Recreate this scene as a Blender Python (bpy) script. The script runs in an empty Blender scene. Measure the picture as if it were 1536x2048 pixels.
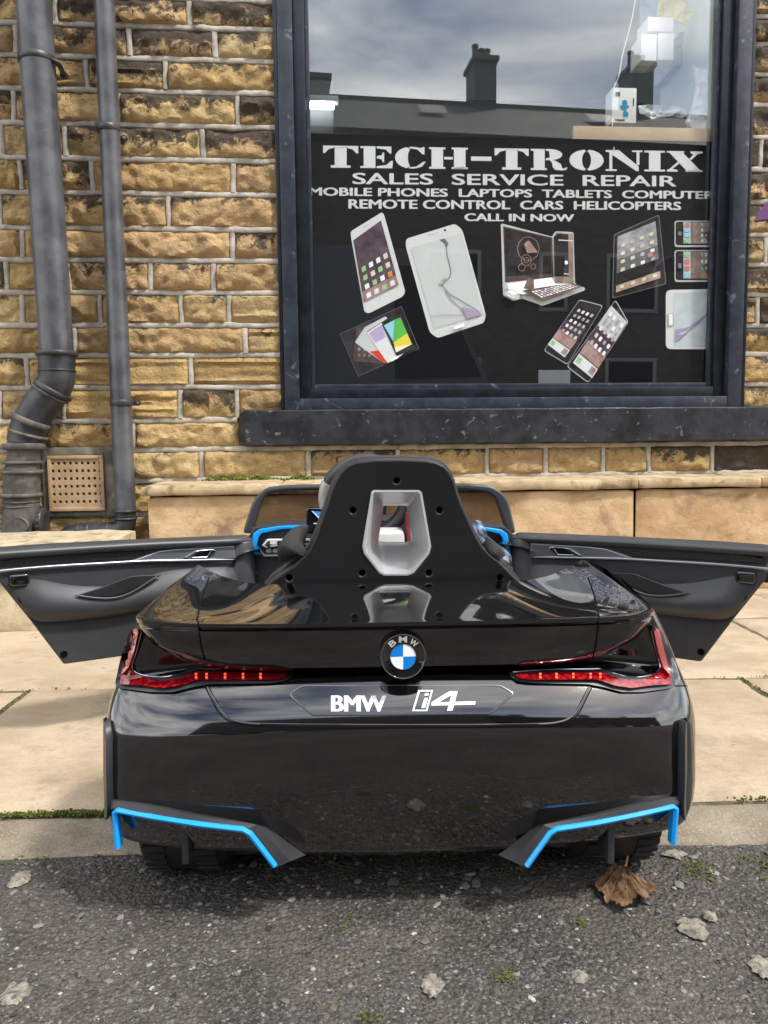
import bpy, bmesh, math, random
import numpy as np
from mathutils import Vector, Matrix, noise
from mathutils.bvhtree import BVHTree
from mathutils.geometry import delaunay_2d_cdt
random.seed(7); np.random.seed(7)
R = math.radians
scene = bpy.context.scene
col = scene.collection
# ---------------------------------------------------------------- camera
CAM_H, PITCH, ROLL, FPX = 0.53, 5.3, -0.6, 1538.0
cam_d = bpy.data.cameras.new('camera'); cam = bpy.data.objects.new('camera', cam_d); col.objects.link(cam)
cam_d.sensor_fit = 'VERTICAL'; cam_d.sensor_height = 24.0; cam_d.lens = FPX / 2048 * 24.0
cam_d.clip_start = 0.02; cam_d.clip_end = 800
CAMR = (Matrix.Rotation(R(90 - PITCH), 3, 'X') @ Matrix.Rotation(R(ROLL), 3, 'Z'))
CAMP = Vector((0, 0, CAM_H))
cam.matrix_world = Matrix.Translation(CAMP) @ CAMR.to_4x4()
scene.camera = cam
# ---------------------------------------------------------------- sky, sun, exposure
SUN_EL, SUN_AZ = 55.0, 123.0           # azimuth clockwise from +Y (behind the shop); sun behind the camera, a little to the right
world = bpy.data.worlds.new('World'); scene.world = world; world.use_nodes = True
wn, wl = world.node_tree.nodes, world.node_tree.links
wn.clear()
wo = wn.new('ShaderNodeOutputWorld'); wb = wn.new('ShaderNodeBackground'); sky = wn.new('ShaderNodeTexSky')
sky.sky_type = 'NISHITA'; sky.sun_disc = False; sky.sun_elevation = R(SUN_EL); sky.sun_rotation = R(SUN_AZ); sky.dust_density = 2.0
wb.inputs['Strength'].default_value = 0.12
tc = wn.new('ShaderNodeTexCoord'); mp = wn.new('ShaderNodeMapping'); mp.inputs['Scale'].default_value = (1, 1, 2.6)
n1 = wn.new('ShaderNodeTexNoise'); n1.inputs['Scale'].default_value = 2.2; n1.inputs['Detail'].default_value = 9; n1.inputs['Roughness'].default_value = .58; n1.inputs['Distortion'].default_value = .5
cr = wn.new('ShaderNodeValToRGB'); cr.color_ramp.elements[0].position = .36; cr.color_ramp.elements[1].position = .60
n2 = wn.new('ShaderNodeTexNoise'); n2.inputs['Scale'].default_value = 4.5; n2.inputs['Detail'].default_value = 8
cc = wn.new('ShaderNodeValToRGB'); cc.color_ramp.elements[0].position = .3; cc.color_ramp.elements[0].color = (9.0, 9.1, 9.3, 1); cc.color_ramp.elements[1].position = .72; cc.color_ramp.elements[1].color = (15.0, 14.9, 14.6, 1)
mx = wn.new('ShaderNodeMixRGB')
wl.new(tc.outputs['Generated'], mp.inputs[0]); wl.new(mp.outputs[0], n1.inputs['Vector']); wl.new(mp.outputs[0], n2.inputs['Vector'])
wl.new(n1.outputs['Fac'], cr.inputs[0]); wl.new(n2.outputs['Fac'], cc.inputs[0])
wl.new(cr.outputs[0], mx.inputs[0]); wl.new(sky.outputs[0], mx.inputs[1]); wl.new(cc.outputs[0], mx.inputs[2])
wl.new(mx.outputs[0], wb.inputs['Color']); wl.new(wb.outputs[0], wo.inputs['Surface'])
sun_d = bpy.data.lights.new('sun', 'SUN'); sun = bpy.data.objects.new('sun', sun_d); col.objects.link(sun)
sun_d.energy = 2.3; sun_d.angle = R(6.0); sun_d.color = (1.0, .95, .88)
sdir = Vector((math.sin(R(SUN_AZ)) * math.cos(R(SUN_EL)), math.cos(R(SUN_AZ)) * math.cos(R(SUN_EL)), math.sin(R(SUN_EL))))
sun.rotation_euler = sdir.to_track_quat('Z', 'Y').to_euler()
scene.view_settings.view_transform = 'Standard'; scene.view_settings.look = 'None'
scene.view_settings.gamma = 1; scene.view_settings.exposure = 0.82; scene.view_settings.use_curve_mapping = False
scene.render.engine = 'CYCLES'; scene.cycles.use_denoising = True; scene.cycles.max_bounces = 8
scene.cycles.transparent_max_bounces = 12
# ---------------------------------------------------------------- frames of reference
def ray(px, py):
    return CAMP, (CAMR @ Vector(((px - 768) / FPX, -(py - 1024) / FPX, -1))).normalized()
class Frame:
    """a local frame (an object's own axes); hit() finds where a sight line meets a plane of that frame"""
    def __init__(s, loc, rz):
        s.M = Matrix.Translation(loc) @ Matrix.Rotation(R(rz), 4, 'Z'); s.I = s.M.inverted()
        s.o = s.I @ CAMP
    def d(s, px, py): return (s.I.to_3x3() @ ray(px, py)[1]).normalized()
    def y(s, px, py, yl):
        d = s.d(px, py); return s.o + d * ((yl - s.o.y) / d.y)
    def z(s, px, py, zl):
        d = s.d(px, py); return s.o + d * ((zl - s.o.z) / d.z)
WALL = Frame((0, 2.80, 0), 4.3)
CARF = Frame((0.020, 0.80, 0), 1.4)
GRD = Frame((0, 0, 0), 0)
def W(px, py, off=0.0): return WALL.y(px, py, off)      # local y<0 is in front of the wall
def L(px, py, yl): return CARF.y(px, py, yl)
# ---------------------------------------------------------------- object helpers
def tag(o, label=None, cat=None, group=None, kind=None):
    if label: o['label'] = label
    if cat: o['category'] = cat
    if group: o['group'] = group
    if kind: o['kind'] = kind
    return o
def empty(name, frame_or_loc=(0, 0, 0), rz=0, **k):
    o = bpy.data.objects.new(name, None); col.objects.link(o); o.empty_display_size = .1
    if isinstance(frame_or_loc, Frame): o.matrix_world = frame_or_loc.M
    else: o.location = frame_or_loc; o.rotation_euler = (0, 0, R(rz))
    return tag(o, **k)
def link(name, me, mat=None, parent=None, loc=None, **k):
    o = bpy.data.objects.new(name, me); col.objects.link(o)
    if parent: o.parent = parent
    if loc is not None: o.location = loc
    if mat and not me.materials:
        for m in (mat if isinstance(mat, (list, tuple)) else [mat]): me.materials.append(m)
    return tag(o, **k)
def mesh(name, v, f, smooth=35, idx=None):
    me = bpy.data.meshes.new(name); me.from_pydata([tuple(p) for p in v], [], f)
    if idx is not None and len(idx) == len(me.polygons): me.polygons.foreach_set('material_index', idx)
    me.validate(); me.update()
    bm = bmesh.new(); bm.from_mesh(me); bmesh.ops.recalc_face_normals(bm, faces=bm.faces); bm.to_mesh(me); bm.free()
    if smooth is not None:
        me.shade_smooth()
        if smooth < 180: me.set_sharp_from_angle(angle=R(smooth))
    return me
class MB:
    def __init__(s): s.v = []; s.f = []; s.i = []; s.cur = 0
    def add(s, v, f):
        b = len(s.v); s.v += [Vector(p) for p in v]; s.f += [tuple(b + i for i in q) for q in f]; s.i += [s.cur] * len(f); return s
    def box(s, a, b, bev=0):
        x0, y0, z0 = a; x1, y1, z1 = b
        if not bev:
            return s.add([(x0,y0,z0),(x1,y0,z0),(x1,y1,z0),(x0,y1,z0),(x0,y0,z1),(x1,y0,z1),(x1,y1,z1),(x0,y1,z1)],
                         [(0,3,2,1),(4,5,6,7),(0,1,5,4),(1,2,6,5),(2,3,7,6),(3,0,4,7)])
        bm = bmesh.new(); bmesh.ops.create_cube(bm, size=1)
        for v in bm.verts: v.co = Vector(((x0+x1)/2 + v.co.x*(x1-x0), (y0+y1)/2 + v.co.y*(y1-y0), (z0+z1)/2 + v.co.z*(z1-z0)))
        bmesh.ops.bevel(bm, geom=bm.edges[:], offset=bev, segments=2, affect='EDGES', profile=.6)
        bm.verts.index_update(); s.add([v.co.copy() for v in bm.verts], [[v.index for v in f.verts] for f in bm.faces]); bm.free(); return s
    def grid(s, P):
        n, m = len(P), len(P[0])
        return s.add([p for r in P for p in r], [(i*m+j, i*m+j+1, (i+1)*m+j+1, (i+1)*m+j) for i in range(n-1) for j in range(m-1)])
    def tube(s, pts, rad, seg=16, caps=True, flat=1.0, up=None):
        pts = [Vector(p) for p in pts]; n = len(pts)
        if not hasattr(rad, '__len__'): rad = [rad] * n
        T = [((pts[min(i+1, n-1)] - pts[max(i-1, 0)]).normalized()) for i in range(n)]
        ref = Vector(up) if up else (Vector((0, 0, 1)) if abs(T[0].z) < .9 else Vector((0, 1, 0)))
        u = (ref - T[0] * ref.dot(T[0])).normalized(); rings = []
        for i in range(n):
            u = (u - T[i] * u.dot(T[i])).normalized(); w = T[i].cross(u)
            rings.append([pts[i] + (u * math.cos(2*math.pi*k/seg) * flat + w * math.sin(2*math.pi*k/seg)) * rad[i] for k in range(seg)])
        b = len(s.v); f = []
        for i in range(n-1):
            for k in range(seg): f.append((i*seg+k, i*seg+(k+1) % seg, (i+1)*seg+(k+1) % seg, (i+1)*seg+k))
        if caps: f += [tuple(range(seg))[::-1], tuple((n-1)*seg+k for k in range(seg))]
        return s.add([p for r in rings for p in r], f)
    def lathe(s, prof, M=Matrix(), seg=32, closed=False, cap0=True):   # prof: (radius, height) about local Z, moved by M
        n = len(prof); v = [M @ Vector((r*math.cos(2*math.pi*k/seg), r*math.sin(2*math.pi*k/seg), h)) for r, h in prof for k in range(seg)]
        f = [(i*seg+k, i*seg+(k+1) % seg, ((i+1) % n)*seg+(k+1) % seg, ((i+1) % n)*seg+k) for i in range(n if closed else n-1) for k in range(seg)]
        if not closed:
            if prof[0][0] > 1e-6 and cap0: f.append(tuple(range(seg))[::-1])
            if prof[-1][0] > 1e-6: f.append(tuple((n-1)*seg+k for k in range(seg)))
        return s.add(v, f)
    def build(s, name, mat, parent=None, smooth=35, **k):
        return link(name, mesh(name, s.v, s.f, smooth, s.i), mat, parent, **k)
def curve_plate(polys, extrude=0.002, bevel=0.0, res=2):
    """flat plate (XY plane, holes allowed) with bevelled rim -> mesh data"""
    c = bpy.data.curves.new('plate', 'CURVE'); c.dimensions = '2D'; c.fill_mode = 'BOTH'
    c.extrude = max(extrude - bevel, 0); c.bevel_depth = bevel; c.bevel_resolution = res; c.offset = -bevel
    for P in polys:
        sp = c.splines.new('POLY'); sp.points.add(len(P)-1); sp.use_cyclic_u = True
        for q, p in zip(sp.points, P): q.co = (p[0], p[1], 0, 1)
    o = bpy.data.objects.new('plate', c); me = bpy.data.meshes.new_from_object(o)
    bpy.data.objects.remove(o); bpy.data.curves.remove(c)
    v = [x.co.copy() for x in me.vertices]; f = [tuple(p.vertices) for p in me.polygons]; bpy.data.meshes.remove(me)
    return v, f
def rnd(P, r, seg=5):
    """round the corners of a polygon"""
    out = []; n = len(P)
    for i in range(n):
        a, b, c = Vector(P[i-1][:2]), Vector(P[i][:2]), Vector(P[(i+1) % n][:2])
        d1, d2 = (a-b), (c-b); k = min(r, d1.length*.45, d2.length*.45)
        p, q = b + d1.normalized()*k, b + d2.normalized()*k
        for t in range(seg+1):
            t /= seg; out.append(tuple(p*(1-t)**2 + b*2*t*(1-t) + q*t*t))
    return out
def smoothp(P, n=8, closed=False):
    """Catmull-Rom through points"""
    P = [Vector(p) for p in P]; m = len(P); out = []
    for i in range(m if closed else m-1):
        a = P[i-1] if (i > 0 or closed) else P[0]; b = P[i]; c = P[(i+1) % m]; d = P[(i+2) % m] if (closed or i+2 < m) else P[-1]
        for k in range(n):
            t = k/n; out.append(.5*((2*b) + (c-a)*t + (2*a-5*b+4*c-d)*t*t + (3*b-a-3*c+d)*t**3))
    if not closed: out.append(P[-1])
    return out
def text_mesh(s, bold=0.0, space=1.0, word=1.0, shear=0):
    c = bpy.data.curves.new('t', 'FONT'); c.body = s; c.size = 1; c.offset = bold; c.space_character = space; c.space_word = word; c.shear = shear; c.resolution_u = 4
    o = bpy.data.objects.new('t', c); col.objects.link(o); dg = bpy.context.evaluated_depsgraph_get()
    me = bpy.data.meshes.new_from_object(o.evaluated_get(dg)); v = [x.co.copy() for x in me.vertices]; f = [tuple(p.vertices) for p in me.polygons]
    bpy.data.objects.remove(o); bpy.data.curves.remove(c); bpy.data.meshes.remove(me)
    x0 = min(p.x for p in v); x1 = max(p.x for p in v); y0 = min(p.y for p in v); y1 = max(p.y for p in v)
    return [((p.x-x0)/(x1-x0), (p.y-y0)/(y1-y0)) for p in v], f
# ---------------------------------------------------------------- materials
def mat(name, colr=(.5, .5, .5), rough=.5, metal=0, coat=0, spec=.5, emis=None, estr=0):
    m = bpy.data.materials.new(name); m.use_nodes = True; b = m.node_tree.nodes['Principled BSDF']
    b.inputs['Base Color'].default_value = (*colr, 1); b.inputs['Roughness'].default_value = rough; b.inputs['Metallic'].default_value = metal
    b.inputs['Coat Weight'].default_value = coat; b.inputs['Coat Roughness'].default_value = .02; b.inputs['Specular IOR Level'].default_value = spec
    if emis: b.inputs['Emission Color'].default_value = (*emis, 1); b.inputs['Emission Strength'].default_value = estr
    return m
class N:
    """node shorthand"""
    def __init__(s, m): s.t = m.node_tree; s.b = s.t.nodes.get('Principled BSDF')
    def n(s, typ, ins=None, **k):
        x = s.t.nodes.new(typ)
        for a, v in k.items(): setattr(x, a, v)
        for a, v in (ins or {}).items():
            if hasattr(v, 'is_output'): s.t.links.new(v, x.inputs[a])
            else: x.inputs[a].default_value = v
        return x
    def noise(s, vec, scale, detail=5, rough=.55, dist=0):
        return s.n('ShaderNodeTexNoise', {'Vector': vec, 'Scale': scale, 'Detail': detail, 'Roughness': rough, 'Distortion': dist}).outputs['Fac']
    def ramp(s, fac, stops, interp='LINEAR'):
        x = s.n('ShaderNodeValToRGB', {0: fac}); e = x.color_ramp.elements; x.color_ramp.interpolation = interp
        while len(e) < len(stops): e.new(.5)
        for q, (p, c) in zip(e, stops): q.position = p; q.color = (*c, 1) if len(c) == 3 else c
        return x.outputs[0]
    def step(s, fac, a, b):
        return s.n('ShaderNodeMapRange', {0: fac, 1: a, 2: b, 3: 0.0, 4: 1.0}, interpolation_type='SMOOTHSTEP').outputs[0]
    def math(s, op, a, b=0.0): return s.n('ShaderNodeMath', {0: a, 1: b}, operation=op).outputs[0]
    def mix(s, fac, a, b, mode='MIX'): return s.n('ShaderNodeMixRGB', {0: fac, 1: a, 2: b}, blend_type=mode).outputs[0]
    def bump(s, h, strength=.5, dist=.005, nrm=None):
        i = {'Height': h, 'Strength': strength, 'Distance': dist}
        if nrm is not None: i['Normal'] = nrm
        return s.n('ShaderNodeBump', i).outputs[0]
    def coord(s, off=True):
        """object coordinates, shifted by a random amount per object"""
        t = s.n('ShaderNodeTexCoord').outputs['Object']
        if not off: return t
        r = s.n('ShaderNodeObjectInfo').outputs['Random']
        c = s.n('ShaderNodeCombineXYZ', {0: s.math('MULTIPLY', r, 37.0), 1: s.math('MULTIPLY', r, 91.0), 2: s.math('MULTIPLY', r, 53.0)}).outputs[0]
        return s.n('ShaderNodeVectorMath', {0: t, 1: c}, operation='ADD').outputs[0]
    def set(s, name, v):
        if hasattr(v, 'is_output'): s.t.links.new(v, s.b.inputs[name])
        else: s.b.inputs[name].default_value = v
def c4(*c): return (*c, 1)

# rock-faced sandstone; the object's own colour is its bed colour, the alpha how sooty it is
m_stone = mat('sandstone', rough=.85); n = N(m_stone); v = n.coord(); oi = n.n('ShaderNodeObjectInfo'); raw = n.n('ShaderNodeTexCoord').outputs['Object']
sep = n.n('ShaderNodeSeparateXYZ', {0: raw})
base = n.mix(n.step(n.noise(v, 14, 6), .35, .68), oi.outputs['Color'], n.mix(.45, oi.outputs['Color'], c4(.22, .13, .055)))
base = n.mix(n.step(n.noise(v, 30, 5, .6, 1.2), .52, .72), base, n.mix(.55, base, c4(.62, .47, .27)))
base = n.mix(n.step(n.noise(v, 9, 4), .52, .70), base, n.mix(.4, base, c4(.26, .20, .12)))
base = n.mix(n.math('MULTIPLY', n.step(n.noise(n.n('ShaderNodeMapping', {'Vector': v, 'Scale': (1, 1, 4.5)}).outputs[0], 26, 7, .7), .52, .68), .34), base, c4(.15, .10, .05))
base = n.mix(n.math('MULTIPLY', n.step(n.noise(n.n('ShaderNodeMapping', {'Vector': v, 'Scale': (1, 1, 3)}).outputs[0], 55, 6, .75), .60, .70), .5), base, c4(.70, .56, .35))
grain = n.noise(v, 330, 3, .7)
base = n.mix(n.math('MULTIPLY', n.step(grain, .30, .75), .34), base, c4(.10, .065, .035))
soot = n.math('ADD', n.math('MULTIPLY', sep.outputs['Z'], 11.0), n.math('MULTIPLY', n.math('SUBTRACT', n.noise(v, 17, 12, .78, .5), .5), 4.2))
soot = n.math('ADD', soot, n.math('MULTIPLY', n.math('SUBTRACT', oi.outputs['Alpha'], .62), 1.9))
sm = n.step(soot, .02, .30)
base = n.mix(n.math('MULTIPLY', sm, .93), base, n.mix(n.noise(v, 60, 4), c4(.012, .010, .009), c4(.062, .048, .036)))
n.set('Base Color', base)
h = n.math('ADD', n.math('MULTIPLY', n.noise(v, 45, 8, .65, .4), 1.0), n.math('MULTIPLY', grain, .16))
n.set('Normal', n.bump(h, 1.0, .014)); n.set('Roughness', .85)

def simple_noise_mat(name, a, b, sc, rough=.8, bs=.4, bd=.003, bsc=None, spec=.5, lo=.35, hi=.65, shift=True, extra=None):
    m = mat(name, rough=rough, spec=spec); n = N(m); v = n.coord(shift)
    c = n.mix(n.step(n.noise(v, sc, 7, .62), lo, hi), c4(*a), c4(*b))
    if extra: c = n.mix(n.math('MULTIPLY', n.step(n.noise(v, extra[1], 6, .6, .8), extra[2], extra[3]), extra[4]), c, c4(*extra[0]))
    n.set('Base Color', c); n.set('Normal', n.bump(n.noise(v, bsc or sc*4, 7, .65), bs, bd)); return m
m_mortar = simple_noise_mat('mortar', (.34, .31, .26), (.50, .46, .39), 22, .9, .7, .004, 90, extra=((.10, .085, .07), 8, .55, .75, .75))
m_backing = simple_noise_mat('wall_core', (.12, .10, .08), (.25, .21, .16), 15, .95)
m_painted = simple_noise_mat('painted_sill', (.008, .009, .012), (.026, .028, .035), 14, .42, .6, .004, 24, extra=((.17, .17, .175), 34, .62, .68, .7))
m_frame = simple_noise_mat('window_frame_paint', (.016, .021, .032), (.032, .040, .055), 18, .36, .12, .002, 60, extra=((.18, .20, .23), 24, .60, .70, .6))
m_frame_dark = simple_noise_mat('window_bead', (.006, .008, .012), (.014, .017, .024), 20, .3, .1, .001, 60)
m_slab = simple_noise_mat('ledge_slab', (.40, .26, .13), (.56, .40, .235), 8, .85, .9, .006, 30, extra=((.13, .085, .05), 7, .52, .74, .8))
m_coping = simple_noise_mat('ledge_coping', (.34, .25, .135), (.50, .39, .24), 12, .85, .5, .003, 60, extra=((.13, .095, .05), 18, .48, .70, .8))
m_terra = simple_noise_mat('terracotta', (.38, .25, .14), (.47, .33, .20), 20, .8, .3, .002, 120)
m_pvc = simple_noise_mat('weathered_pipe', (.050, .052, .060), (.105, .108, .118), 9, .32, .12, .002, 80, extra=((.20, .195, .185), 13, .60, .78, .5))
m_pvc_dark = simple_noise_mat('pipe_collar', (.018, .020, .024), (.05, .052, .056), 16, .42, .15, .002, 80)
m_pvc_dust = simple_noise_mat('dusty_pipe', (.055, .052, .048), (.13, .12, .105), 22, .65, .3, .002, 80, extra=((.28, .24, .19), 16, .62, .75, .6))
m_hole = mat('dark_hole', (.006, .005, .005), .9, spec=.1)
m_screw = mat('zinc_screw', (.6, .6, .6), .35, 1)

# pavement flags
m_flag = mat('yorkstone_flag', rough=.85); n = N(m_flag); v = n.coord()
st = n.n('ShaderNodeMapping', {'Vector': v, 'Scale': (1.0, 1.7, 1.0)}).outputs[0]
c = n.mix(n.step(n.noise(st, 5, 7, .6), .35, .66), c4(.35, .27, .18), c4(.455, .365, .26))
c = n.mix(n.math('MULTIPLY', n.step(n.noise(v, 1.6, 5), .5, .7), .4), c, c4(.40, .33, .24))
c = n.mix(n.math('MULTIPLY', n.step(n.noise(st, 14, 8, .7), .56, .72), .5), c, c4(.27, .20, .125))
c = n.mix(n.math('MULTIPLY', n.step(n.noise(v, 260, 3, .7), .5, .75), .55), c, c4(.22, .16, .10))
c = n.mix(n.math('MULTIPLY', n.step(n.noise(v, 150, 4, .7), .60, .72), .5), c, c4(.56, .48, .37))
c = n.mix(n.math('MULTIPLY', n.step(n.noise(v, 24, 5, .6), .68, .74), .8), c, c4(.16, .13, .10))
c = n.mix(n.math('MULTIPLY', n.step(n.noise(v, 7, 10, .78), .50, .62), .45), c, c4(.22, .175, .125))
n.set('Base Color', c)
n.set('Normal', n.bump(n.math('ADD', n.noise(st, 16, 8, .65), n.math('MULTIPLY', n.noise(v, 220, 4), .35)), .75, .004))
m_kerb = mat('concrete_kerb', rough=.9); n = N(m_kerb); v = n.coord()
c = n.mix(n.step(n.noise(v, 10, 7, .6), .35, .66), c4(.20, .165, .118), c4(.315, .27, .205))
c = n.mix(n.math('MULTIPLY', n.step(n.noise(v, 300, 3), .55, .7), .6), c, c4(.52, .47, .38))
c = n.mix(n.math('MULTIPLY', n.step(n.noise(v, 240, 3, .7), .58, .7), .6), c, c4(.09, .075, .055))
c = n.mix(n.math('MULTIPLY', n.step(n.noise(v, 6, 6, .65), .55, .66), .55), c, c4(.085, .095, .03))
n.set('Base Color', c); n.set('Normal', n.bump(n.noise(v, 170, 6, .7), .9, .004))
m_tar = mat('tarmac', rough=.72); n = N(m_tar); v = n.coord(False)
vor = n.n('ShaderNodeTexVoronoi', {'Vector': n.n('ShaderNodeMapping', {'Vector': v, 'Scale': (1, 1, .2)}).outputs[0], 'Scale': 190.0, 'Randomness': 1.0})
cv = n.n('ShaderNodeSeparateColor', {0: vor.outputs['Color']})
c = n.ramp(cv.outputs[0], [(0, (.030, .028, .026)), (.5, (.055, .052, .048)), (.80, (.085, .081, .075)), (.95, (.14, .132, .12)), (1, (.22, .205, .18))])
c = n.mix(n.step(vor.outputs['Distance'], .25, .55), c, c4(.034, .031, .028))
c = n.mix(n.math('MULTIPLY', n.step(n.noise(v, 5, 6, .6), .36, .66), .6), c, c4(.12, .107, .088))
c = n.mix(n.math('MULTIPLY', n.step(n.noise(v, 9, 7, .65), .62, .70), .55), c, c4(.07, .08, .02))
n.set('Base Color', c)
n.set('Normal', n.bump(n.math('ADD', n.math('MULTIPLY', vor.outputs['Distance'], -1.0), n.noise(v, 160, 4)), 1.0, .004))
def attr_mat(name, rough, bsc=300, bs=.5, spec=.5):
    m = mat(name, rough=rough, spec=spec); n = N(m); a = n.n('ShaderNodeAttribute', attribute_name='tint').outputs['Color']
    v = n.coord(False); n.set('Base Color', n.mix(n.math('MULTIPLY', n.step(n.noise(v, bsc, 4), .4, .7), .35), a, n.mix(.7, a, c4(.02, .018, .015))))
    n.set('Normal', n.bump(n.noise(v, bsc, 4), bs, .001)); return m
m_chip = attr_mat('aggregate_chip', .62, 260, .4)
m_moss = attr_mat('moss', .9, 900, .5, .2)
# ================================================================ THE GROUND
def fbm(x, y, z=0, o=4): return noise.fractal(Vector((x, y, z)), 1.0, 2.0, o)
b = MB(); b.add([(-60, -60, -.02), (60, -60, -.02), (60, 60, -.02), (-60, 60, -.02)], [(0, 1, 2, 3)])
# near field: fine sheet with a little relief
xs = np.linspace(-1.0, 1.0, 120); ys = np.linspace(.35, 1.03, 60)
P = [[Vector((x, y, .0012*fbm(x*40, y*40) + .003*fbm(x*5, y*5))) for x in xs] for y in ys]
b.build('ground', m_tar, kind='structure')
bb = MB(); bb.grid(P)
r0 = MB(); r0.grid([[Vector((x, y, -.004)) for x in (-60, -1.0, 1.0, 60)] for y in (-9.0, .35)]); 
r0.add([(-60, .35, -.004), (-1, .35, -.004), (-1, 1.02, -.004), (-60, 1.02, -.004)], [(0, 1, 2, 3)]); r0.add([(1, .35, -.004), (60, .35, -.004), (60, 1.02, -.004), (1, 1.02, -.004)], [(0, 1, 2, 3)])
bb.add(r0.v, r0.f); bb.build('road', m_tar, kind='structure')

def chips(name, pts, sizes, cols, material, flat=.45, z0=0.0, sub=1, parent=None, **k):
    """thousands of little angular stones in one mesh"""
    bm = bmesh.new(); bmesh.ops.create_icosphere(bm, subdivisions=sub, radius=1); base = np.array([v.co[:] for v in bm.verts]); bm.verts.index_update()
    F = np.array([[v.index for v in f.verts] for f in bm.faces]); bm.free(); nv = len(base); rs = np.random.RandomState(3)
    vari = [base * (1 + rs.uniform(-.32, .32, (nv, 1))) for _ in range(9)]
    n_ = len(pts); V = np.empty((n_*nv, 3)); Fa = np.empty((n_*len(F), 3), int); C = np.ones((n_*nv, 4))
    for i in range(n_):
        s = sizes[i]; q = vari[i % 9] * [s*rs.uniform(.7, 1.35), s*rs.uniform(.55, 1), s*flat*rs.uniform(.6, 1.2)]
        tx = rs.uniform(-.35, .35); c, sn = math.cos(tx), math.sin(tx); q = np.stack([q[:, 0], q[:, 1]*c - q[:, 2]*sn, q[:, 1]*sn + q[:, 2]*c], 1)
        a = rs.uniform(0, 6.28); c, sn = math.cos(a), math.sin(a); q = np.stack([q[:, 0]*c - q[:, 1]*sn, q[:, 0]*sn + q[:, 1]*c, q[:, 2]], 1)
        V[i*nv:(i+1)*nv] = q + pts[i]; Fa[i*len(F):(i+1)*len(F)] = F + i*nv; C[i*nv:(i+1)*nv, :3] = cols[i]
    me = bpy.data.meshes.new(name); me.vertices.add(len(V)); me.vertices.foreach_set('co', V.ravel()); me.loops.add(len(Fa)*3); me.loops.foreach_set('vertex_index', Fa.ravel())
    me.polygons.add(len(Fa)); me.polygons.foreach_set('loop_start', np.arange(0, len(Fa)*3, 3)); me.update(calc_edges=True); me.shade_flat()
    at = me.color_attributes.new('tint', 'FLOAT_COLOR', 'POINT'); at.data.foreach_set('color', C.ravel())
    return link(name, me, material, parent, kind='stuff', **k)
rs = np.random.RandomState(11); pts, sz, cl = [], [], []
pal = [(.030, .030, .031), (.052, .051, .050), (.085, .083, .080), (.12, .117, .112), (.15, .148, .14), (.22, .212, .20), (.36, .34, .29), (.12, .095, .065)]
pw = [.16, .30, .26, .13, .06, .03, .015, .045]
for i in range(34000):
    y = .56 + (rs.rand()**1.15)*.43; x = rs.uniform(-.64, .64)*(y/.95)
    s = rs.choice([.0010, .0015, .0021, .0030, .0042], p=[.34, .36, .20, .08, .02])
    c = np.array(pal[rs.choice(8, p=pw)]) * rs.uniform(.8, 1.2) * (1, .99, .965)
    pts.append((x, y, .0012*fbm(x*40, y*40) + .003*fbm(x*5, y*5) - s*.02)); sz.append(s); cl.append(c)
for i in range(150):                                                   # loose bigger bits, gathered along the kerb
    y = .96 - abs(rs.normal(0, .10)); x = rs.uniform(-.62, .62)
    if y < .57: continue
    s = rs.uniform(.0035, .006); c = np.array(pal[rs.choice([3, 4, 5, 4])]) * rs.uniform(.8, 1.15); pts.append((x, y, s*.12)); sz.append(s); cl.append(c)
chips('road_gravel', pts, sz, cl, m_chip, flat=.34)
# kerb: a row of flush concrete edging blocks
PAVE = Frame((0, 0, 0), 1.3)
kerb = empty('kerb', PAVE, kind='structure')
kx = [-4.5, -3.55, -2.63, -1.72, -.80, .115, 1.03, 1.95, 2.87, 3.8]
for i in range(len(kx)-1):
    g = []; x0, x1 = kx[i]+.003, kx[i+1]-.003; nx, ny = 90, 12
    for j in range(ny+1):
        row = []
        for k in range(nx+1):
            x = x0+(x1-x0)*k/nx; t = j/ny; y = .950 + .099*t + (.006*fbm(x*14, 3, i) if j == 0 else 0)
            e = min(t, 1-t, (x-x0)/.02, (x1-x)/.02); z = .003 + .006*t + .0016*fbm(x*30, y*30) - .006*max(0, 1-e/.08)**2
            row.append(Vector((x, y, z)))
        g.append(row)
    g = [[Vector((p.x, p.y+.001, -.03)) for p in g[0]]] + g + [[Vector((p.x, p.y-.001, -.03)) for p in g[-1]]]
    m = MB(); m.grid(g); m.build('kerb_stone', m_kerb, kerb, 60)
pave = empty('pavement', PAVE, kind='structure')
rowsP = [(1.061, 1.618, [-3.0, -1.85, -.725, .035, .812, 1.75, 3.1]), (1.626, 2.155, [-3.1, -2.0, -1.05, -.28, .37, 1.045, 1.9, 3.1]),
         (2.163, 2.83, [-3.1, -2.2, -1.3, -.55, .45, 1.29, 2.2, 3.2])]
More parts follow.
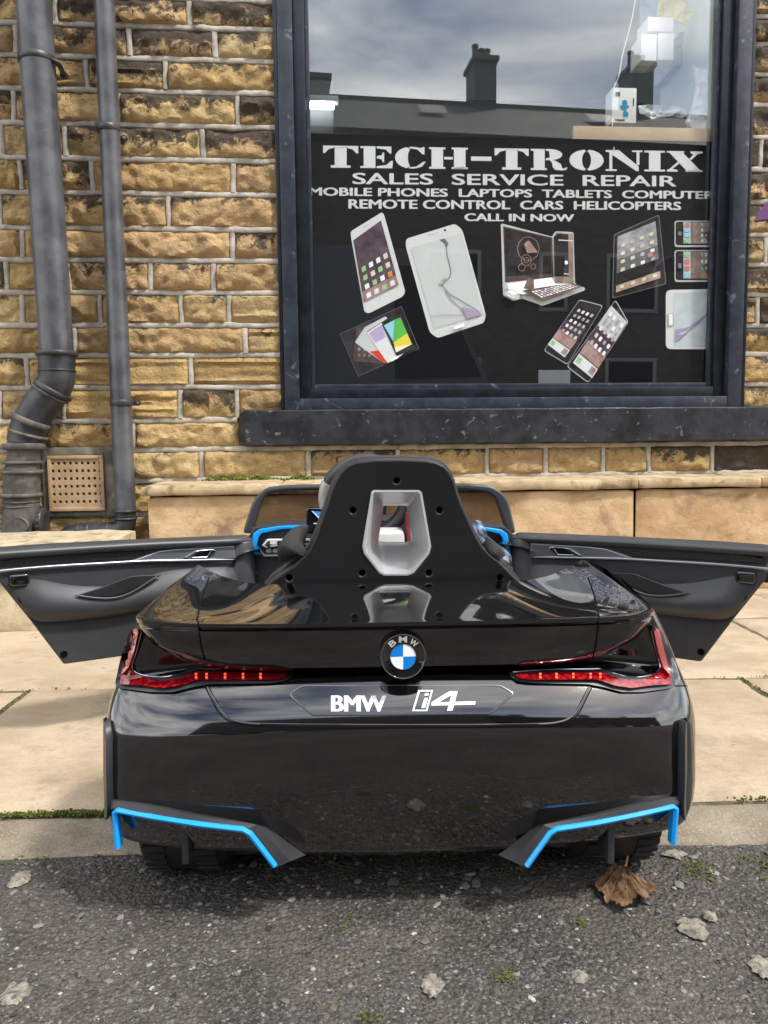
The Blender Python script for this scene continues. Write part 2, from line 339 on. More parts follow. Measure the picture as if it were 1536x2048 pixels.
for ri, (y0, y1, xx) in enumerate(rowsP):
    for i in range(len(xx)-1):
        x0, x1 = xx[i]+.005, xx[i+1]-.005; nx, ny = int((x1-x0)/.02), int((y1-y0)/.02); sd = ri*7+i
        tilt = random.uniform(-.004, .004); g = []
        for j in range(ny+1):
            row = []
            for k in range(nx+1):
                x = x0+(x1-x0)*k/nx; y = y0+(y1-y0)*j/ny
                ex = min(x-x0, x1-x, y-y0, y1-y)
                z = .012 + tilt*(x-x0) + .0028*fbm(x*4, y*9, sd, 5) + .0012*fbm(x*20, y*30, sd) - .007*max(0, 1-ex/.012)**2
                if j in (0, ny): y += .004*fbm(x*12, y, sd+3)
                if k in (0, nx): x += .004*fbm(x, y*12, sd+9)
                row.append(Vector((x, y, z)))
            g.append(row)
        m = MB(); m.grid(g); n_, m_ = len(g), len(g[0])
        rim = [g[0][k] for k in range(m_)] + [g[j][-1] for j in range(1, n_)] + [g[-1][k] for k in range(m_-2, -1, -1)] + [g[j][0] for j in range(n_-2, -1, -1)]
        m.grid([rim, [Vector((p.x, p.y, -.02)) for p in rim]]); m.build('paving_stone', m_flag, pave, 60)
m_joint = simple_noise_mat('joint_dirt', (.075, .06, .04), (.16, .125, .08), 30, .95, .6, .003, 120, extra=((.06, .075, .02), 12, .5, .65, .8))
m = MB(); m.add([(-8, 1.0, .0035), (8, 1.0, .0035), (8, 2.9, .0035), (-8, 2.9, .0035)], [(0, 1, 2, 3)]); m.build('joint_bed', m_joint, pave)
# moss in the joints and on the tarmac
pts, sz, cl = [], [], []
def moss(x, y, z, s):
    pts.append((x, y, z)); sz.append(s); g_ = rs.rand(); cl.append(np.array((.055+.07*g_, .075+.075*g_, .012+.012*g_)) * rs.uniform(.7, 1.25))
for i in range(5200):
    x = rs.uniform(-.95, .95); d = fbm(x*3.2, 5.5)*1.3 + (.55 if x < -.33 else -.55)
    if rs.rand() > d + .15: continue
    y = 1.055 + x*.0 + rs.normal(0, .0035); p = PAVE.M @ Vector((x, y, 0)); moss(p.x, p.y, .008 + rs.rand()*.004, rs.uniform(.0012, .0028))
for cx, cy, r, k in [(.425, .735, .024, 220), (.375, .90, .030, 150), (.46, .90, .035, 170), (.115, .715, .014, 70), (-.33, .90, .03, 60), (.50, .93, .02, 60), (-.05, .80, .02, 30), (.21, .80, .012, 40), (-.02, .66, .012, 40), (.15, .90, .02, 50), (-.48, .94, .05, 90), (.05, .95, .05, 60)]:
    for i in range(int(k*.6)):
        a = rs.uniform(0, 6.28); q = r*rs.rand()**.6*(1+.5*fbm(math.cos(a)*2+cx*50, math.sin(a)*2)); moss(cx+q*math.cos(a), cy+q*.8*math.sin(a), .0022, rs.uniform(.0009, .0020))
for (xa, ya, xb, yb, k) in [(-.725, 1.2, -.725, 1.62, 190), (.812, 1.25, .812, 1.62, 150), (-.95, 1.622, -.6, 1.622, 25), (.75, 1.622, 1.0, 1.622, 25)]:
    for i in range(k):
        t = rs.rand(); p = PAVE.M @ Vector((xa+(xb-xa)*t + rs.normal(0, .003), ya+(yb-ya)*t + rs.normal(0, .003), 0)); moss(p.x, p.y, .008, rs.uniform(.0012, .0025))
chips('moss', pts, sz, cl, m_moss, flat=.8)

# ================================================================ THE SHOP BUILDING
shop = empty('shop_building', WALL, label='sandstone shop building with black framed display window and drainpipes on its front', cat='building')
beds = [W(300, y).z for y in (-1, 57, 121, 186, 254, 322, 390, 460, 523, 587, 652, 712, 776, 842, 900, 962, 1028)]
sp = .1095
beds = [beds[0] + sp*k for k in range(22, 0, -1)] + beds
while beds[-1] > .02: beds.append(beds[-1] - sp)
beds[-1] = min(beds[-1], 0.0)
NB = 22
perp = {0: (113, 380), 1: (34, 260, 430), 2: (175, 332), 3: (30, 105, 237, 475), 4: (132, 406), 5: (44, 185, 467), 6: (2, 100, 338), 7: (47, 466), 8: (137, 303, 428),
        9: (47, 202, 363, 458), 10: (150, 491), 11: (56, 383), 12: (129, 362, 475), 13: (90, 268), 14: (95, 405, 617, 795, 973, 1089, 1204, 1295, 1421), 15: (100, 218, 330, 520), 16: (90, 240, 420)}
rightp = {1: 1530, 4: 1512, 7: 1528, 9: 1516}
WX0, WX1, WZ0, WZ1 = W(563, 500, -.034).x, W(1492, 500, -.034).x, W(1000, 817, -.034).z, 2.62         # window opening
SX0, SZ0, SZ1 = W(478, 850, -.05).x, W(1000, 886, -.05).z, W(1000, 817, -.05).z   # sill
XL, XR = -2.2, 2.9
palst = [(.62, .42, .17), (.57, .38, .145), (.66, .465, .205), (.53, .345, .135), (.59, .40, .17), (.48, .32, .145), (.66, .49, .23), (.56, .365, .175)]
def stone_mesh(w, h, sd, res=.0085, style=0):
    nx, ny = max(6, int(w/res)), max(5, int(h/res)); g = []
    for j in range(ny+1):
        row = []
        for i in range(nx+1):
            u, v_ = i/nx, j/ny; x, z = (u-.5)*w, (v_-.5)*h
            ed = min(u*w, (1-u)*w, v_*h, (1-v_)*h)
            lift = 1-max(0, 1-ed/.014)**2
            q = Vector((x*9+sd*3.1, z*14, sd)); big = noise.fractal(q, .9, 2.1, 3)
            cell = noise.voronoi(Vector((x*16+sd, z*20, sd*2.3)))[0]; fac = (cell[1]-cell[0])
            if style == 1: rel = .010*noise.fractal(Vector((x*3, z*75, sd)), .8, 2, 4) + .003*big
            else: rel = .0165*big + .020*min(fac, .55) - .004 + .0034*noise.fractal(Vector((x*60, z*60, sd)), .8, 2, 3) + .005*math.cos(v_*3.3-1.75)
            d = .004 + lift*(.013 + rel)
            wob = .0022*noise.noise(Vector((x*30, z*30, sd+5)))
            row.append(Vector((x+wob*(1 if 0 < i < nx else 0), -d, z+wob)))
        g.append(row)
    mm = MB(); mm.grid(g)
    rim = [g[0][k] for k in range(nx+1)] + [g[j][-1] for j in range(1, ny+1)] + [g[-1][k] for k in range(nx-1, -1, -1)] + [g[j][0] for j in range(ny-1, -1, -1)]
    mm.grid([rim, [Vector((p.x, .02, p.z)) for p in rim]]); return mm
m_stone_far = m_stone
far = MB(); ribs = []; stone_n = 0
rr = random.Random(5)
def lay(z0, z1, xa, xb, cuts, row):
    """one run of stones between xa and xb"""
    global stone_n
    cuts = sorted([c for c in cuts if xa+.03 < c < xb-.03]); e = [xa] + cuts + [xb]; j = .0068
    for k in range(len(e)-1):
        a, c = e[k] + (j if k else .001), e[k+1] - (j if k < len(e)-2 else .001); zc, h = (z0+z1)/2, (z1-z0) - .010
        if c - a < .02: continue
        sd = rr.uniform(0, 60); near = (-1.45 < (a+c)/2 < 1.65) and zc < 2.32
        if near:
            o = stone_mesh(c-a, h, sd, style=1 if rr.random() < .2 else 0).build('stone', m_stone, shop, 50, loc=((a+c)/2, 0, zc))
            cc_ = palst[rr.randrange(len(palst))]; k_ = rr.uniform(.82, 1.12)
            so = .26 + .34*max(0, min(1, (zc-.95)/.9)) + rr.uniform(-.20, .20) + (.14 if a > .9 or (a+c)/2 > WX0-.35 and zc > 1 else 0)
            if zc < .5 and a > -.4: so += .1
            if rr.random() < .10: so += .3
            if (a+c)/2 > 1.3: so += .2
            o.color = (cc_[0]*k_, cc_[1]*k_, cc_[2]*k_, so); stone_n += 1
        else:
            q = stone_mesh(c-a, h, sd, .03); far.add([p + Vector(((a+c)/2, 0, zc)) for p in q.v], q.f)
    for c in cuts: ribs.append((c, z0, z1))
def rnd_cuts(xa, xb):
    x = xa + rr.uniform(.1, .3); out = []
    while x < xb: out.append(x); x += rr.choice([.16, .21, .26, .30, .36])
    return out
for k in range(len(beds)-1):
    z1, z0 = beds[k], beds[k+1]; zc = (z0+z1)/2; kk = k - NB; pyc = None
    Lx = [W(p, (1024-880)*0 + 0).x for p in ()]
    if kk in perp:
        ymid = [28, 89, 153, 220, 288, 356, 425, 491, 555, 620, 682, 744, 809, 870, 930, 995, 1060][kk]
        cuts = [W(p, ymid).x for p in perp[kk]]; cuts += [c for c in rnd_cuts(XL, min(cuts)-.12)]
        if kk == 14: cuts += rnd_cuts(max(cuts)+.15, XR)
    else: cuts = rnd_cuts(XL, XR)
    if kk >= 15: cuts += rnd_cuts(-.35, XR)
    rc = ([W(rightp[kk], 500).x] if kk in rightp else []) + rnd_cuts(WX1+.18, XR)
    if z1 <= SZ0+.035: lay(z0, min(z1, SZ0) if kk <= 14 else z1, XL, XR, cuts, kk)
    elif zc < SZ1: lay(z0, z1, XL, SX0-.006, [c for c in cuts if c < SX0-.03], kk)
    elif zc < WZ1:
        lay(z0, z1, XL, WX0-.004, [c for c in cuts if c < WX0], kk)
        lay(z0, z1, WX1+.004, XR, rc, kk)
    else: lay(z0, z1, XL, XR, cuts, kk)
print('stones', stone_n)
fo = far.build('outer_stonework', m_stone, shop, 50, kind='stuff'); fo.color = (.42, .28, .14, .5)
# raised ribbon pointing
rb = MB()
def ribbon(p0, p1, wd, sd):
    """a proud strap of mortar from p0 to p1 (wall x,z)"""
    p0, p1 = Vector(p0), Vector(p1); ln = (p1-p0).length; t = (p1-p0)/ln; nrm = Vector((-t.y, t.x)); n_ = max(2, int(ln/.022)); rows = []
    for i in range(n_+1):
        q = p0 + t*(ln*i/n_); s_ = ln*i/n_; f = lambda o: noise.fractal(Vector((s_*16, sd, o)), .8, 2, 3)
        a = wd/2*(1+.30*f(1)); c = wd/2*(1+.30*f(7)); ce = .0018*f(3); dpt = .0140 + .003*f(5)
        prof = [(a+.002, -.004), (a, -dpt+.002), (a*.75, -dpt), (-c*.75, -dpt), (-c, -dpt+.002), (-c-.002, -.004)]
        rows.append([Vector((q.x+nrm.x*(o+ce), d, q.y+nrm.y*(o+ce))) for o, d in prof])
    rb.grid(rows)
for k in range(len(beds)-1):
    z = beds[k]
    if z < .02: continue
    if z < SZ0+.004: sp_ = [(XL, XR)]
    elif z < SZ1+.01: sp_ = [(XL, SX0-.01)]
    elif z < WZ1: sp_ = [(XL, WX0-.002), (WX1+.002, XR)]
    else: sp_ = [(XL, XR)]
    for a, c in sp_: rb.v = []; rb.f = []; rb.i = []; ribbon((a, z+.001), (c, z+.001), .0172, k*1.7); rb.build('mortar_joint', m_mortar, shop, 50)
rb = MB()
for c, z0, z1 in ribs:
    tl = rr.uniform(-.0015, .0015); ribbon((c+tl, z0+.0080), (c-tl, z1-.0080), rr.uniform(.014, .018), c*9+z0*31)
rb.build('upright_mortar_joints', m_mortar, shop, 50, kind='stuff')
# wall core and room behind
m = MB()
for a, c in (((XL, 0, -.05), (WX0, .25, 4.2)), ((WX1, 0, -.05), (XR, .25, 4.2)), ((WX0, 0, -.05), (WX1, .25, WZ0-.03)), ((WX0, 0, WZ1), (WX1, .25, 4.2))): m.box(a, c)
m.build('wall_core', m_backing, shop)
m = MB(); m.box((XL-3, .02, -.05), (XL, .3, 6.5)); m.box((XR, .02, -.05), (XR+3, .3, 6.5)); m.box((XL, .02, 4.2), (XR, .3, 6.5)); m.build('upper_wall', m_backing, shop)
# window: outer frame, inner frame, glazing beads
fw = W(607, 400, -.02).x - WX0
fr = MB()
def frame_ring(mb, x0, x1, z0, z1, w, wb, ya, yb, bev=.003):
    mb.box((x0, ya, z0), (x0+w, yb, z1), bev); mb.box((x1-w, ya, z0), (x1, yb, z1), bev)
    mb.box((x0+w+.0004, ya+.0015, z0), (x1-w-.0004, yb, z0+wb), bev); mb.box((x0+w+.0004, ya+.0015, z1-w), (x1-w-.0004, yb, z1), bev)
frame_ring(fr, WX0, WX1, WZ0, WZ1, .052, .040, -.034, .045)
sw = fr.build('shop_window', m_frame, shop)
f2 = MB(); frame_ring(f2, WX0+.0525, WX1-.0525, WZ0+.0405, WZ1-.0525, .040, .036, -.006, .055); f2.build('inner_frame', m_frame_dark, sw)
f3 = MB(); frame_ring(f3, WX0+.093, WX1-.093, WZ0+.077, WZ1-.093, .014, .016, .012, .035, .002); f3.build('glazing_bead', m_frame, sw)
f4 = MB(); f4.box((WX0-.014, -.031, WZ0-.01), (WX0-.0008, .02, WZ1), .002); f4.build('frame_edging', m_frame_dark, sw); f4 = MB(); f4.box((WX1+.0008, -.031, WZ0-.01), (WX1+.014, .02, WZ1), .002); f4.build('frame_edging', m_frame_dark, sw)
GY = .040                                                              # glass plane
gx0, gx1, gz0, gz1 = WX0+.094, WX1-.094, WZ0+.078, WZ1-.094
m_glass = bpy.data.materials.new('window_glass'); m_glass.use_nodes = True; t = m_glass.node_tree; t.nodes.clear()
go = t.nodes.new('ShaderNodeOutputMaterial'); gm = t.nodes.new('ShaderNodeMixShader'); gt = t.nodes.new('ShaderNodeBsdfTransparent'); gg = t.nodes.new('ShaderNodeBsdfGlossy')
gt.inputs[0].default_value = c4(.985, .995, .99); gg.inputs['Roughness'].default_value = .0; gg.inputs[0].default_value = c4(1, 1, 1)
gf = t.nodes.new('ShaderNodeLayerWeight'); gf.inputs[0].default_value = .5; gp = t.nodes.new('ShaderNodeMath'); gp.operation = 'POWER'; gp.inputs[1].default_value = 5; ga = t.nodes.new('ShaderNodeMath'); ga.operation = 'MULTIPLY_ADD'; ga.inputs[1].default_value = .7; ga.inputs[2].default_value = .125
t.links.new(gf.outputs['Facing'], gp.inputs[0]); t.links.new(gp.outputs[0], ga.inputs[0]); t.links.new(ga.outputs[0], gm.inputs[0]); t.links.new(gt.outputs[0], gm.inputs[1]); t.links.new(gg.outputs[0], gm.inputs[2]); t.links.new(gm.outputs[0], go.inputs[0])
m = MB(); m.box((gx0, GY, gz0), (gx1, GY+.004, gz1)); m.build('pane', m_glass, sw)
# sill
m = MB(); nx = 150; g = []; sx1 = XR
prof = [(.03, SZ0), (-.053, SZ0), (-.057, SZ0+.004), (-.058, SZ0+.05), (-.057, SZ1-.004), (-.053, SZ1), (-.02, SZ1+.003), (.03, SZ1+.006)]
for i in range(nx+1):
    x = SX0 + (sx1-SX0)*i/nx; f = .0022*fbm(x*9, 2); e = max(0, 1-(x-SX0)/.02)**2
    g.append([Vector((x, y + f*.8 + e*.02 if y < 0 else y, z + f*(1 if z > SZ0+.03 else -1.0) + (e*.012 if z < SZ0+.03 else -e*.012))) for y, z in prof])
m.grid(g); m.add(g[0], [tuple(range(8))]); m.build('window_sill', m_painted, shop, 40)
# air brick with its holes
a0, a1 = W(102, 911), W(217, 1019); X0, X1, Z0, Z1 = a0.x, a1.x, a1.z, a0.z
hx0, hx1 = W(112.5, 926).x, W(206, 926).x; hz1, hz0 = W(150, 926).z, W(150, 1002).z
cxs = [hx0+(hx1-hx0)*i/8 for i in range(9)]; czs = [hz0+(hz1-hz0)*j/5 for j in range(6)]; hs = (hx1-hx0)/8*.22
polys = [[(X0, Z0), (X1, Z0), (X1, Z1), (X0, Z1)]] + [[(x-hs, z-hs), (x-hs, z+hs), (x+hs, z+hs), (x+hs, z-hs)] for x in cxs for z in czs]
v, f = curve_plate(polys, .012, .0012, 1); m = MB(); m.add([(p[0], p[2]-.026, p[1]) for p in v], f)
fr_ = [(X0, Z0, X1, Z0+.012), (X0, Z1-.012, X1, Z1), (X0, Z0+.0125, X0+.012, Z1-.0125), (X1-.012, Z0+.0125, X1, Z1-.0125)]
for x0, z0, x1, z1 in fr_: m.box((x0, -.044, z0), (x1, -.03, z1), .002)
ab = m.build('air_brick', m_terra, shop, 30, label='terracotta air brick with six rows of square holes')
m = MB(); m.box((X0+.003, -.012, Z0+.003), (X1-.003, -.008, Z1-.003)); m.build('hollow', m_hole, ab)
m = MB()
for x0, z0, x1, z1 in [(X0-.022, Z0-.02, X0-.001, Z1+.03), (X1+.001, Z0-.02, X1+.03, Z1+.03), (X0-.001, Z1+.001, X1+.001, Z1+.028), (X0-.001, Z0-.018, X1+.001, Z0-.001)]:
    m.box((x0, -.030, z0), (x1, -.004, z1), .003)
m.build('mortar_surround', simple_noise_mat('grey_render', (.16, .15, .12), (.27, .25, .20), 18, .9, .6, .004, 80, extra=((.06, .065, .045), 10, .5, .7, .7)), shop)

# ---------------------------------------------------------------- stone ledge in front of the wall
ledge = empty('stone_ledge', WALL, label='low sandstone ledge with thin coping running along the foot of the wall', cat='ledge')
LX0, LY = W(292, 1000, -.30).x, -.30; lt = .395
cops = [LX0-.01, W(560, 960, -.3).x, W(1275, 955, -.3).x, W(1520, 950, -.3).x, 2.9]
def rough_box(x0, x1, y0, y1, z0, z1, sd, amp=.0025, res=.02):
    """slab with worn arrises and uneven faces"""
    nx = max(3, int((x1-x0)/res)); prof = []
    r = min(.0045, (z1-z0)/3); nz = max(2, int((z1-z0)/res))
    prof = [(y1, z0)] + [(y0+r, z0), (y0, z0+r)] + [(y0, z0+r+(z1-z0-2*r)*k/nz) for k in range(1, nz)] + [(y0, z1-r), (y0+r*.8, z1)] + [(y0+r+(y1-y0-r)*k/8, z1) for k in range(1, 9)]
    g = []
    for i in range(nx+1):
        x = x0+(x1-x0)*i/nx; e = max(0, 1-min(x-x0, x1-x)/.012)**2
        g.append([Vector((x, y + amp*1.4*fbm(x*11, z*11, sd) + (e*.006 if y < y1 else 0), z + amp*fbm(x*7, y*9, sd+4) - (e*.004 if z > (z0+z1)/2 else 0))) for y, z in prof])
    mm = MB(); mm.grid(g); mm.add(g[0], [tuple(range(len(prof)))]); mm.add(g[-1], [tuple(range(len(prof)))]); return mm
for i in range(4): rough_box(cops[i]+.002, cops[i+1]-.002, LY-.018, -.003, lt-.032, lt, i*3.3, .003).build('coping_slab', m_coping, ledge, 50)
faces = [LX0, -.02, W(1271, 1000, -.3).x, 1.75, 2.9]
for i in range(4): rough_box(faces[i]+.005, faces[i+1]-.005, LY, -.02, 0, lt-.037, 20+i*2.7, .003).build('face_slab', m_slab, ledge, 50)
m = MB(); m.box((LX0+.01, LY+.012, 0), (2.89, -.012, lt-.03)); m.build('ledge_core', m_hole, ledge)
pts, sz, cl = [], [], []
for cx, r, k in [(-.60, .04, 60), (-.45, .07, 170), (-.30, .05, 90), (-.52, .03, 50)]:
    for i in range(k):
        x = cx + rs.normal(0, r*.6); g_ = rs.rand(); pts.append((x, -.03-abs(rs.normal(0, .010)), lt + rs.rand()*.018*math.exp(-abs(x-cx)/r))); sz.append(rs.uniform(.0025, .006)); cl.append(np.array((.10+.09*g_, .135+.12*g_, .02)) * rs.uniform(.6, 1.1))
chips('ledge_moss', pts, sz, cl, m_moss, flat=.8, parent=shop)
# low block on the left
blk = empty('stone_block', WALL, label='low mossy stone block at the left edge under the soil pipe', cat='stone block')
by = -.62; bx1 = W(219, 1085, by).x; bz = W(100, 1086, by).z
rough_box(-1.9, bx1, by, -.33, 0, bz, 77, .006).build('block', simple_noise_mat('mossy_stone', (.36, .29, .18), (.50, .42, .29), 16, .9, .7, .004, 60, extra=((.10, .12, .04), 14, .5, .68, .7)), blk, 50)
# ---------------------------------------------------------------- pipes
def ring(mb, c, t, r, w, seg=32, lip=.0):
    """collar round a pipe: centre c, direction t"""
    q = Vector(t).to_track_quat('Z', 'Y').to_matrix().to_4x4(); q.translation = Vector(c); e = min(.003, w/4)
    mb.lathe([(r*.8, -w/2), (r-e, -w/2), (r, -w/2+e), (r, w/2-e), (r-e, w/2), (r*.8, w/2)], q, seg)
soil = empty('soil_pipe', WALL, label='wide grey soil pipe with offset bends at the left edge of the wall', cat='drainpipe')
PY_ = -.095; sr = .0545
top = W(67, 0, PY_); s1 = W(113.5, 705, PY_); up_ = top + (top-s1)*1.6
m = MB(); m.tube([up_, s1], sr, 40); m.build('pipe_run', m_pvc, soil, 60)
path = smoothp([W(*p, PY_) for p in ((113.5, 735), (112, 762), (97, 790), (78, 815), (64, 840), (55, 862), (50, 885))], 6)
m = MB(); m.tube([s1] + path, [sr*1.10] + [sr*1.07]*len(path), 40); m.build('pipe_bend', m_pvc_dark, soil, 60)
m = MB(); m.tube([W(50, 880, PY_), W(45, 945, PY_)], sr*.99, 40); m.tube([W(45, 935, PY_), W(40, 1110, PY_)], sr*1.06, 40); m.build('lower_pipe', m_pvc_dust, soil, 60)
for (px, py, dx, dy, rad, w, mt) in [(113.5, 708, 0, 1, 1.24, .016, m_pvc_dark), (113.5, 742, 0, 1, 1.13, .006, m_pvc_dark), (106, 780, -.62, 1, 1.22, .018, m_pvc_dark), (100, 787, -.62, 1, 1.17, .010, m_pvc_dust),
                                     (62, 842, -.45, 1, 1.24, .020, m_pvc_dust), (56, 868, -.3, 1, 1.2, .010, m_pvc_dust), (48, 893, 0, 1, 1.26, .022, m_pvc_dust), (45, 944, 0, 1, 1.24, .012, m_pvc_dust), (45, 925, 0, 1, 1.18, .010, m_pvc_dust),
                                     (42, 990, 0, 1, 1.27, .014, m_pvc_dust), (42, 1003, 0, 1, 1.14, .006, m_pvc_dust), (41, 1012, 0, 1, 1.12, .004, m_pvc_dust)]:
    m = MB(); ring(m, W(px, py, PY_), (dx, 0, -dy), sr*rad, w, 40); m.build('collar', mt, soil, 50)
ac = W(76, 1045, PY_); m = MB(); q = Matrix.Translation(W(55, 1042, PY_)) @ Matrix.Rotation(R(90), 4, 'Y')
m.lathe([(.030, 0), (.032, .020), (.040, .042), (.040, .048)], q, 36); m.build('branch', m_pvc_dust, soil, 50)
m = MB(); q = Matrix.Translation(W(80, 1045, PY_)) @ Matrix.Rotation(R(90), 4, 'Y')
prof = [(.048, 0), (.050, .002), (.050, .014), (.046, .018), (.020, .018)]; m.lathe(prof, q, 36)
for k in range(18):
    a = k/18*6.283; c = q @ Vector((.0500*math.cos(a), .0500*math.sin(a), .008)); m.box(c-Vector((.006, .0035, .0035)), c+Vector((.006, .0035, .0035)), .0012)
m.build('screw_cap', m_pvc_dark, soil, 50)
m = MB(); q = Matrix.Translation(W(39, 1052, PY_-.052)) @ Matrix.Rotation(R(90), 4, 'X'); m.lathe([(.030, -.012), (.030, .004), (.027, .006), (.025, .003), (.001, .003)], q, 36); m.build('inspection_cover', m_pvc_dust, soil, 40)
m = MB(); c = W(74, 121, PY_); ring(m, c, (top-s1), sr*1.07, .022, 40)
e = W(128, 150, -.05); m.tube(smoothp([c+Vector((.052, -.015, -.004)), c+Vector((.070, -.012, -.012)), e], 5), .010, 10, flat=.7); m.lathe([(.012, -.006), (.013, 0), (.012, .006), (.001, .006)], Matrix.Translation(e) @ Matrix.Rotation(R(90), 4, 'X'), 20)
br = m.build('pipe_clip', m_pvc_dark, soil, 50); m = MB(); m.lathe([(.0045, 0), (.0045, .003), (.001, .0035)], Matrix.Translation(e+Vector((0, -.006, 0))) @ Matrix.Rotation(R(90), 4, 'X'), 14); m.build('screw', m_screw, br)
down = empty('downpipe', WALL, label='narrow dark grey rainwater downpipe turning left at its foot', cat='drainpipe')
DY = -.075; dr = .0340; t0, t1 = W(208, 0, DY), W(251, 1022, DY); u0 = t0+(t0-t1)*1.2
mid = t0 + (t1-t0)*.53
m = MB(); m.tube([u0, mid], dr*.97, 32); m.build('pipe_run', m_pvc, down, 60)
m = MB(); m.tube([mid+(t0-t1)*.012, t1], dr*1.03, 32); m.build('pipe_run', m_pvc, down, 60)
path = smoothp([W(*p, DY) for p in ((251, 1020), (251.5, 1040), (247, 1054), (236, 1062), (215, 1065), (180, 1066), (150, 1068), (133, 1078), (126, 1096), (125, 1130))], 6)
m = MB(); m.tube(path, dr*1.04, 32); m.build('pipe_elbow', m_pvc_dark, down, 60)
for px, py, dx, dy, rad, w in [(251, 1022, 0, 1, 1.18, .010), (251, 1037, 0, 1, 1.16, .008), (178, 1066, 1, 0, 1.13, .014), (218, 1065, 1, 0, 1.13, .008), (160, 1067, 1, 0, 1.1, .005)]:
    m = MB(); ring(m, W(px, py, DY), (dx, 0, -dy), dr*rad, w); m.build('collar', m_pvc_dark, down, 50)
for px, py, ex, ey in [(216, 258, 249, 277), (243, 806, 276, 806)]:
    m = MB(); c = W(px, py, DY); ring(m, c, t0-t1, dr*1.14, .022); e = W(ex, ey, -.04)
    m.box(Vector((c.x+dr*.9, e.y-.004, e.z-.009)), Vector((e.x+.004, e.y+.006, e.z+.009)), .003); m.lathe([(.0095, -.006), (.0095, .005), (.001, .005)], Matrix.Translation(e) @ Matrix.Rotation(R(90), 4, 'X'), 20)
    br = m.build('pipe_clip', m_pvc_dark, down, 50)
    m = MB(); m.lathe([(.0045, 0), (.0045, .003), (.001, .0035)], Matrix.Translation(e+Vector((0, -.006, 0))) @ Matrix.Rotation(R(90), 4, 'X'), 14); m.build('screw', m_screw, br)
# ================================================================ THE WINDOW SIGN (printed film behind the glass)
SY = GY + .008
def flat(name, colr, rough=.6, spec=.2): return mat(name, colr, rough, spec=spec)
K = {k: flat('print_'+k, v) for k, v in dict(black=(.004, .004, .007), white=(.88, .89, .90), offwhite=(.76, .79, .80), grey=(.22, .22, .23), dark=(.030, .026, .028), brown=(.115, .075, .065), pink=(.40, .25, .24),
     purple=(.13, .085, .12), mauve=(.42, .36, .48), vgreen=(.12, .52, .10), vred=(.75, .05, .04), green=(.36, .58, .33), lime=(.55, .66, .05), yellow=(.80, .68, .08), red=(.62, .22, .20), cyan=(.30, .66, .80), blue=(.28, .42, .68), cream=(.72, .68, .52), silver=(.48, .47, .48),
     line=(.30, .27, .33), lilac=(.50, .42, .66), ice=(.72, .79, .84), orange=(.75, .30, .06), tan=(.45, .33, .27)).items()}
for k_, lo_, hi_ in [('purple', (.07, .045, .07), (.20, .13, .18)), ('pink', (.30, .18, .17), (.52, .36, .35)), ('tan', (.30, .22, .18), (.58, .46, .38)), ('silver', (.30, .30, .31), (.62, .61, .62)), ('brown', (.07, .045, .04), (.19, .13, .11)), ('ice', (.62, .70, .76), (.80, .85, .88)), ('dark', (.014, .012, .014), (.06, .052, .056))]:
    K[k_] = simple_noise_mat('print_'+k_, lo_, hi_, 22, .6, 0, .001, 50, spec=.2, lo=.3, hi=.7)
sign = empty('window_sign', WALL, label='black printed window sign with white repair shop lettering and gadget pictures', cat='sign')
tl, tr_ = W(618, 268, SY), W(1437, 283, SY); stop = (tl.z+tr_.z)/2
m = MB(); m.box((gx0, SY, gz0), (gx1, SY+.003, stop)); m.build('sign_film', K['black'], sign)
def Sp(px, py, lay=1): p = W(px, py, SY); return Vector((p.x, SY-.0006*lay, p.z))
gxl, gxr = gx0+.001, gx1-.001
def clampx(v): return [Vector((min(max(p.x, gxl), gxr), p.y, max(p.z, gz0))) for p in v]
def sign_text(s, TL, BL, TR, BR, bold, **k):
    uv, f = text_mesh(s, 0, **k); a, b_, c, d = Sp(*TL), Sp(*BL), Sp(*TR), Sp(*BR)
    v = [((b_*(1-u)+d*u)*(1-w) + (a*(1-u)+c*u)*w) for u, w in uv]
    m = MB()
    for q_, (ddx, ddz) in enumerate([(-.0024, .0003), (.0024, -.0003), (-.0012, -.0008), (.0012, .0008), (0, 0)]): m.add(clampx([p+Vector((ddx, -.0001*q_, ddz)) for p in v]), f)
    m.build('lettering', K['white'], sign, None)
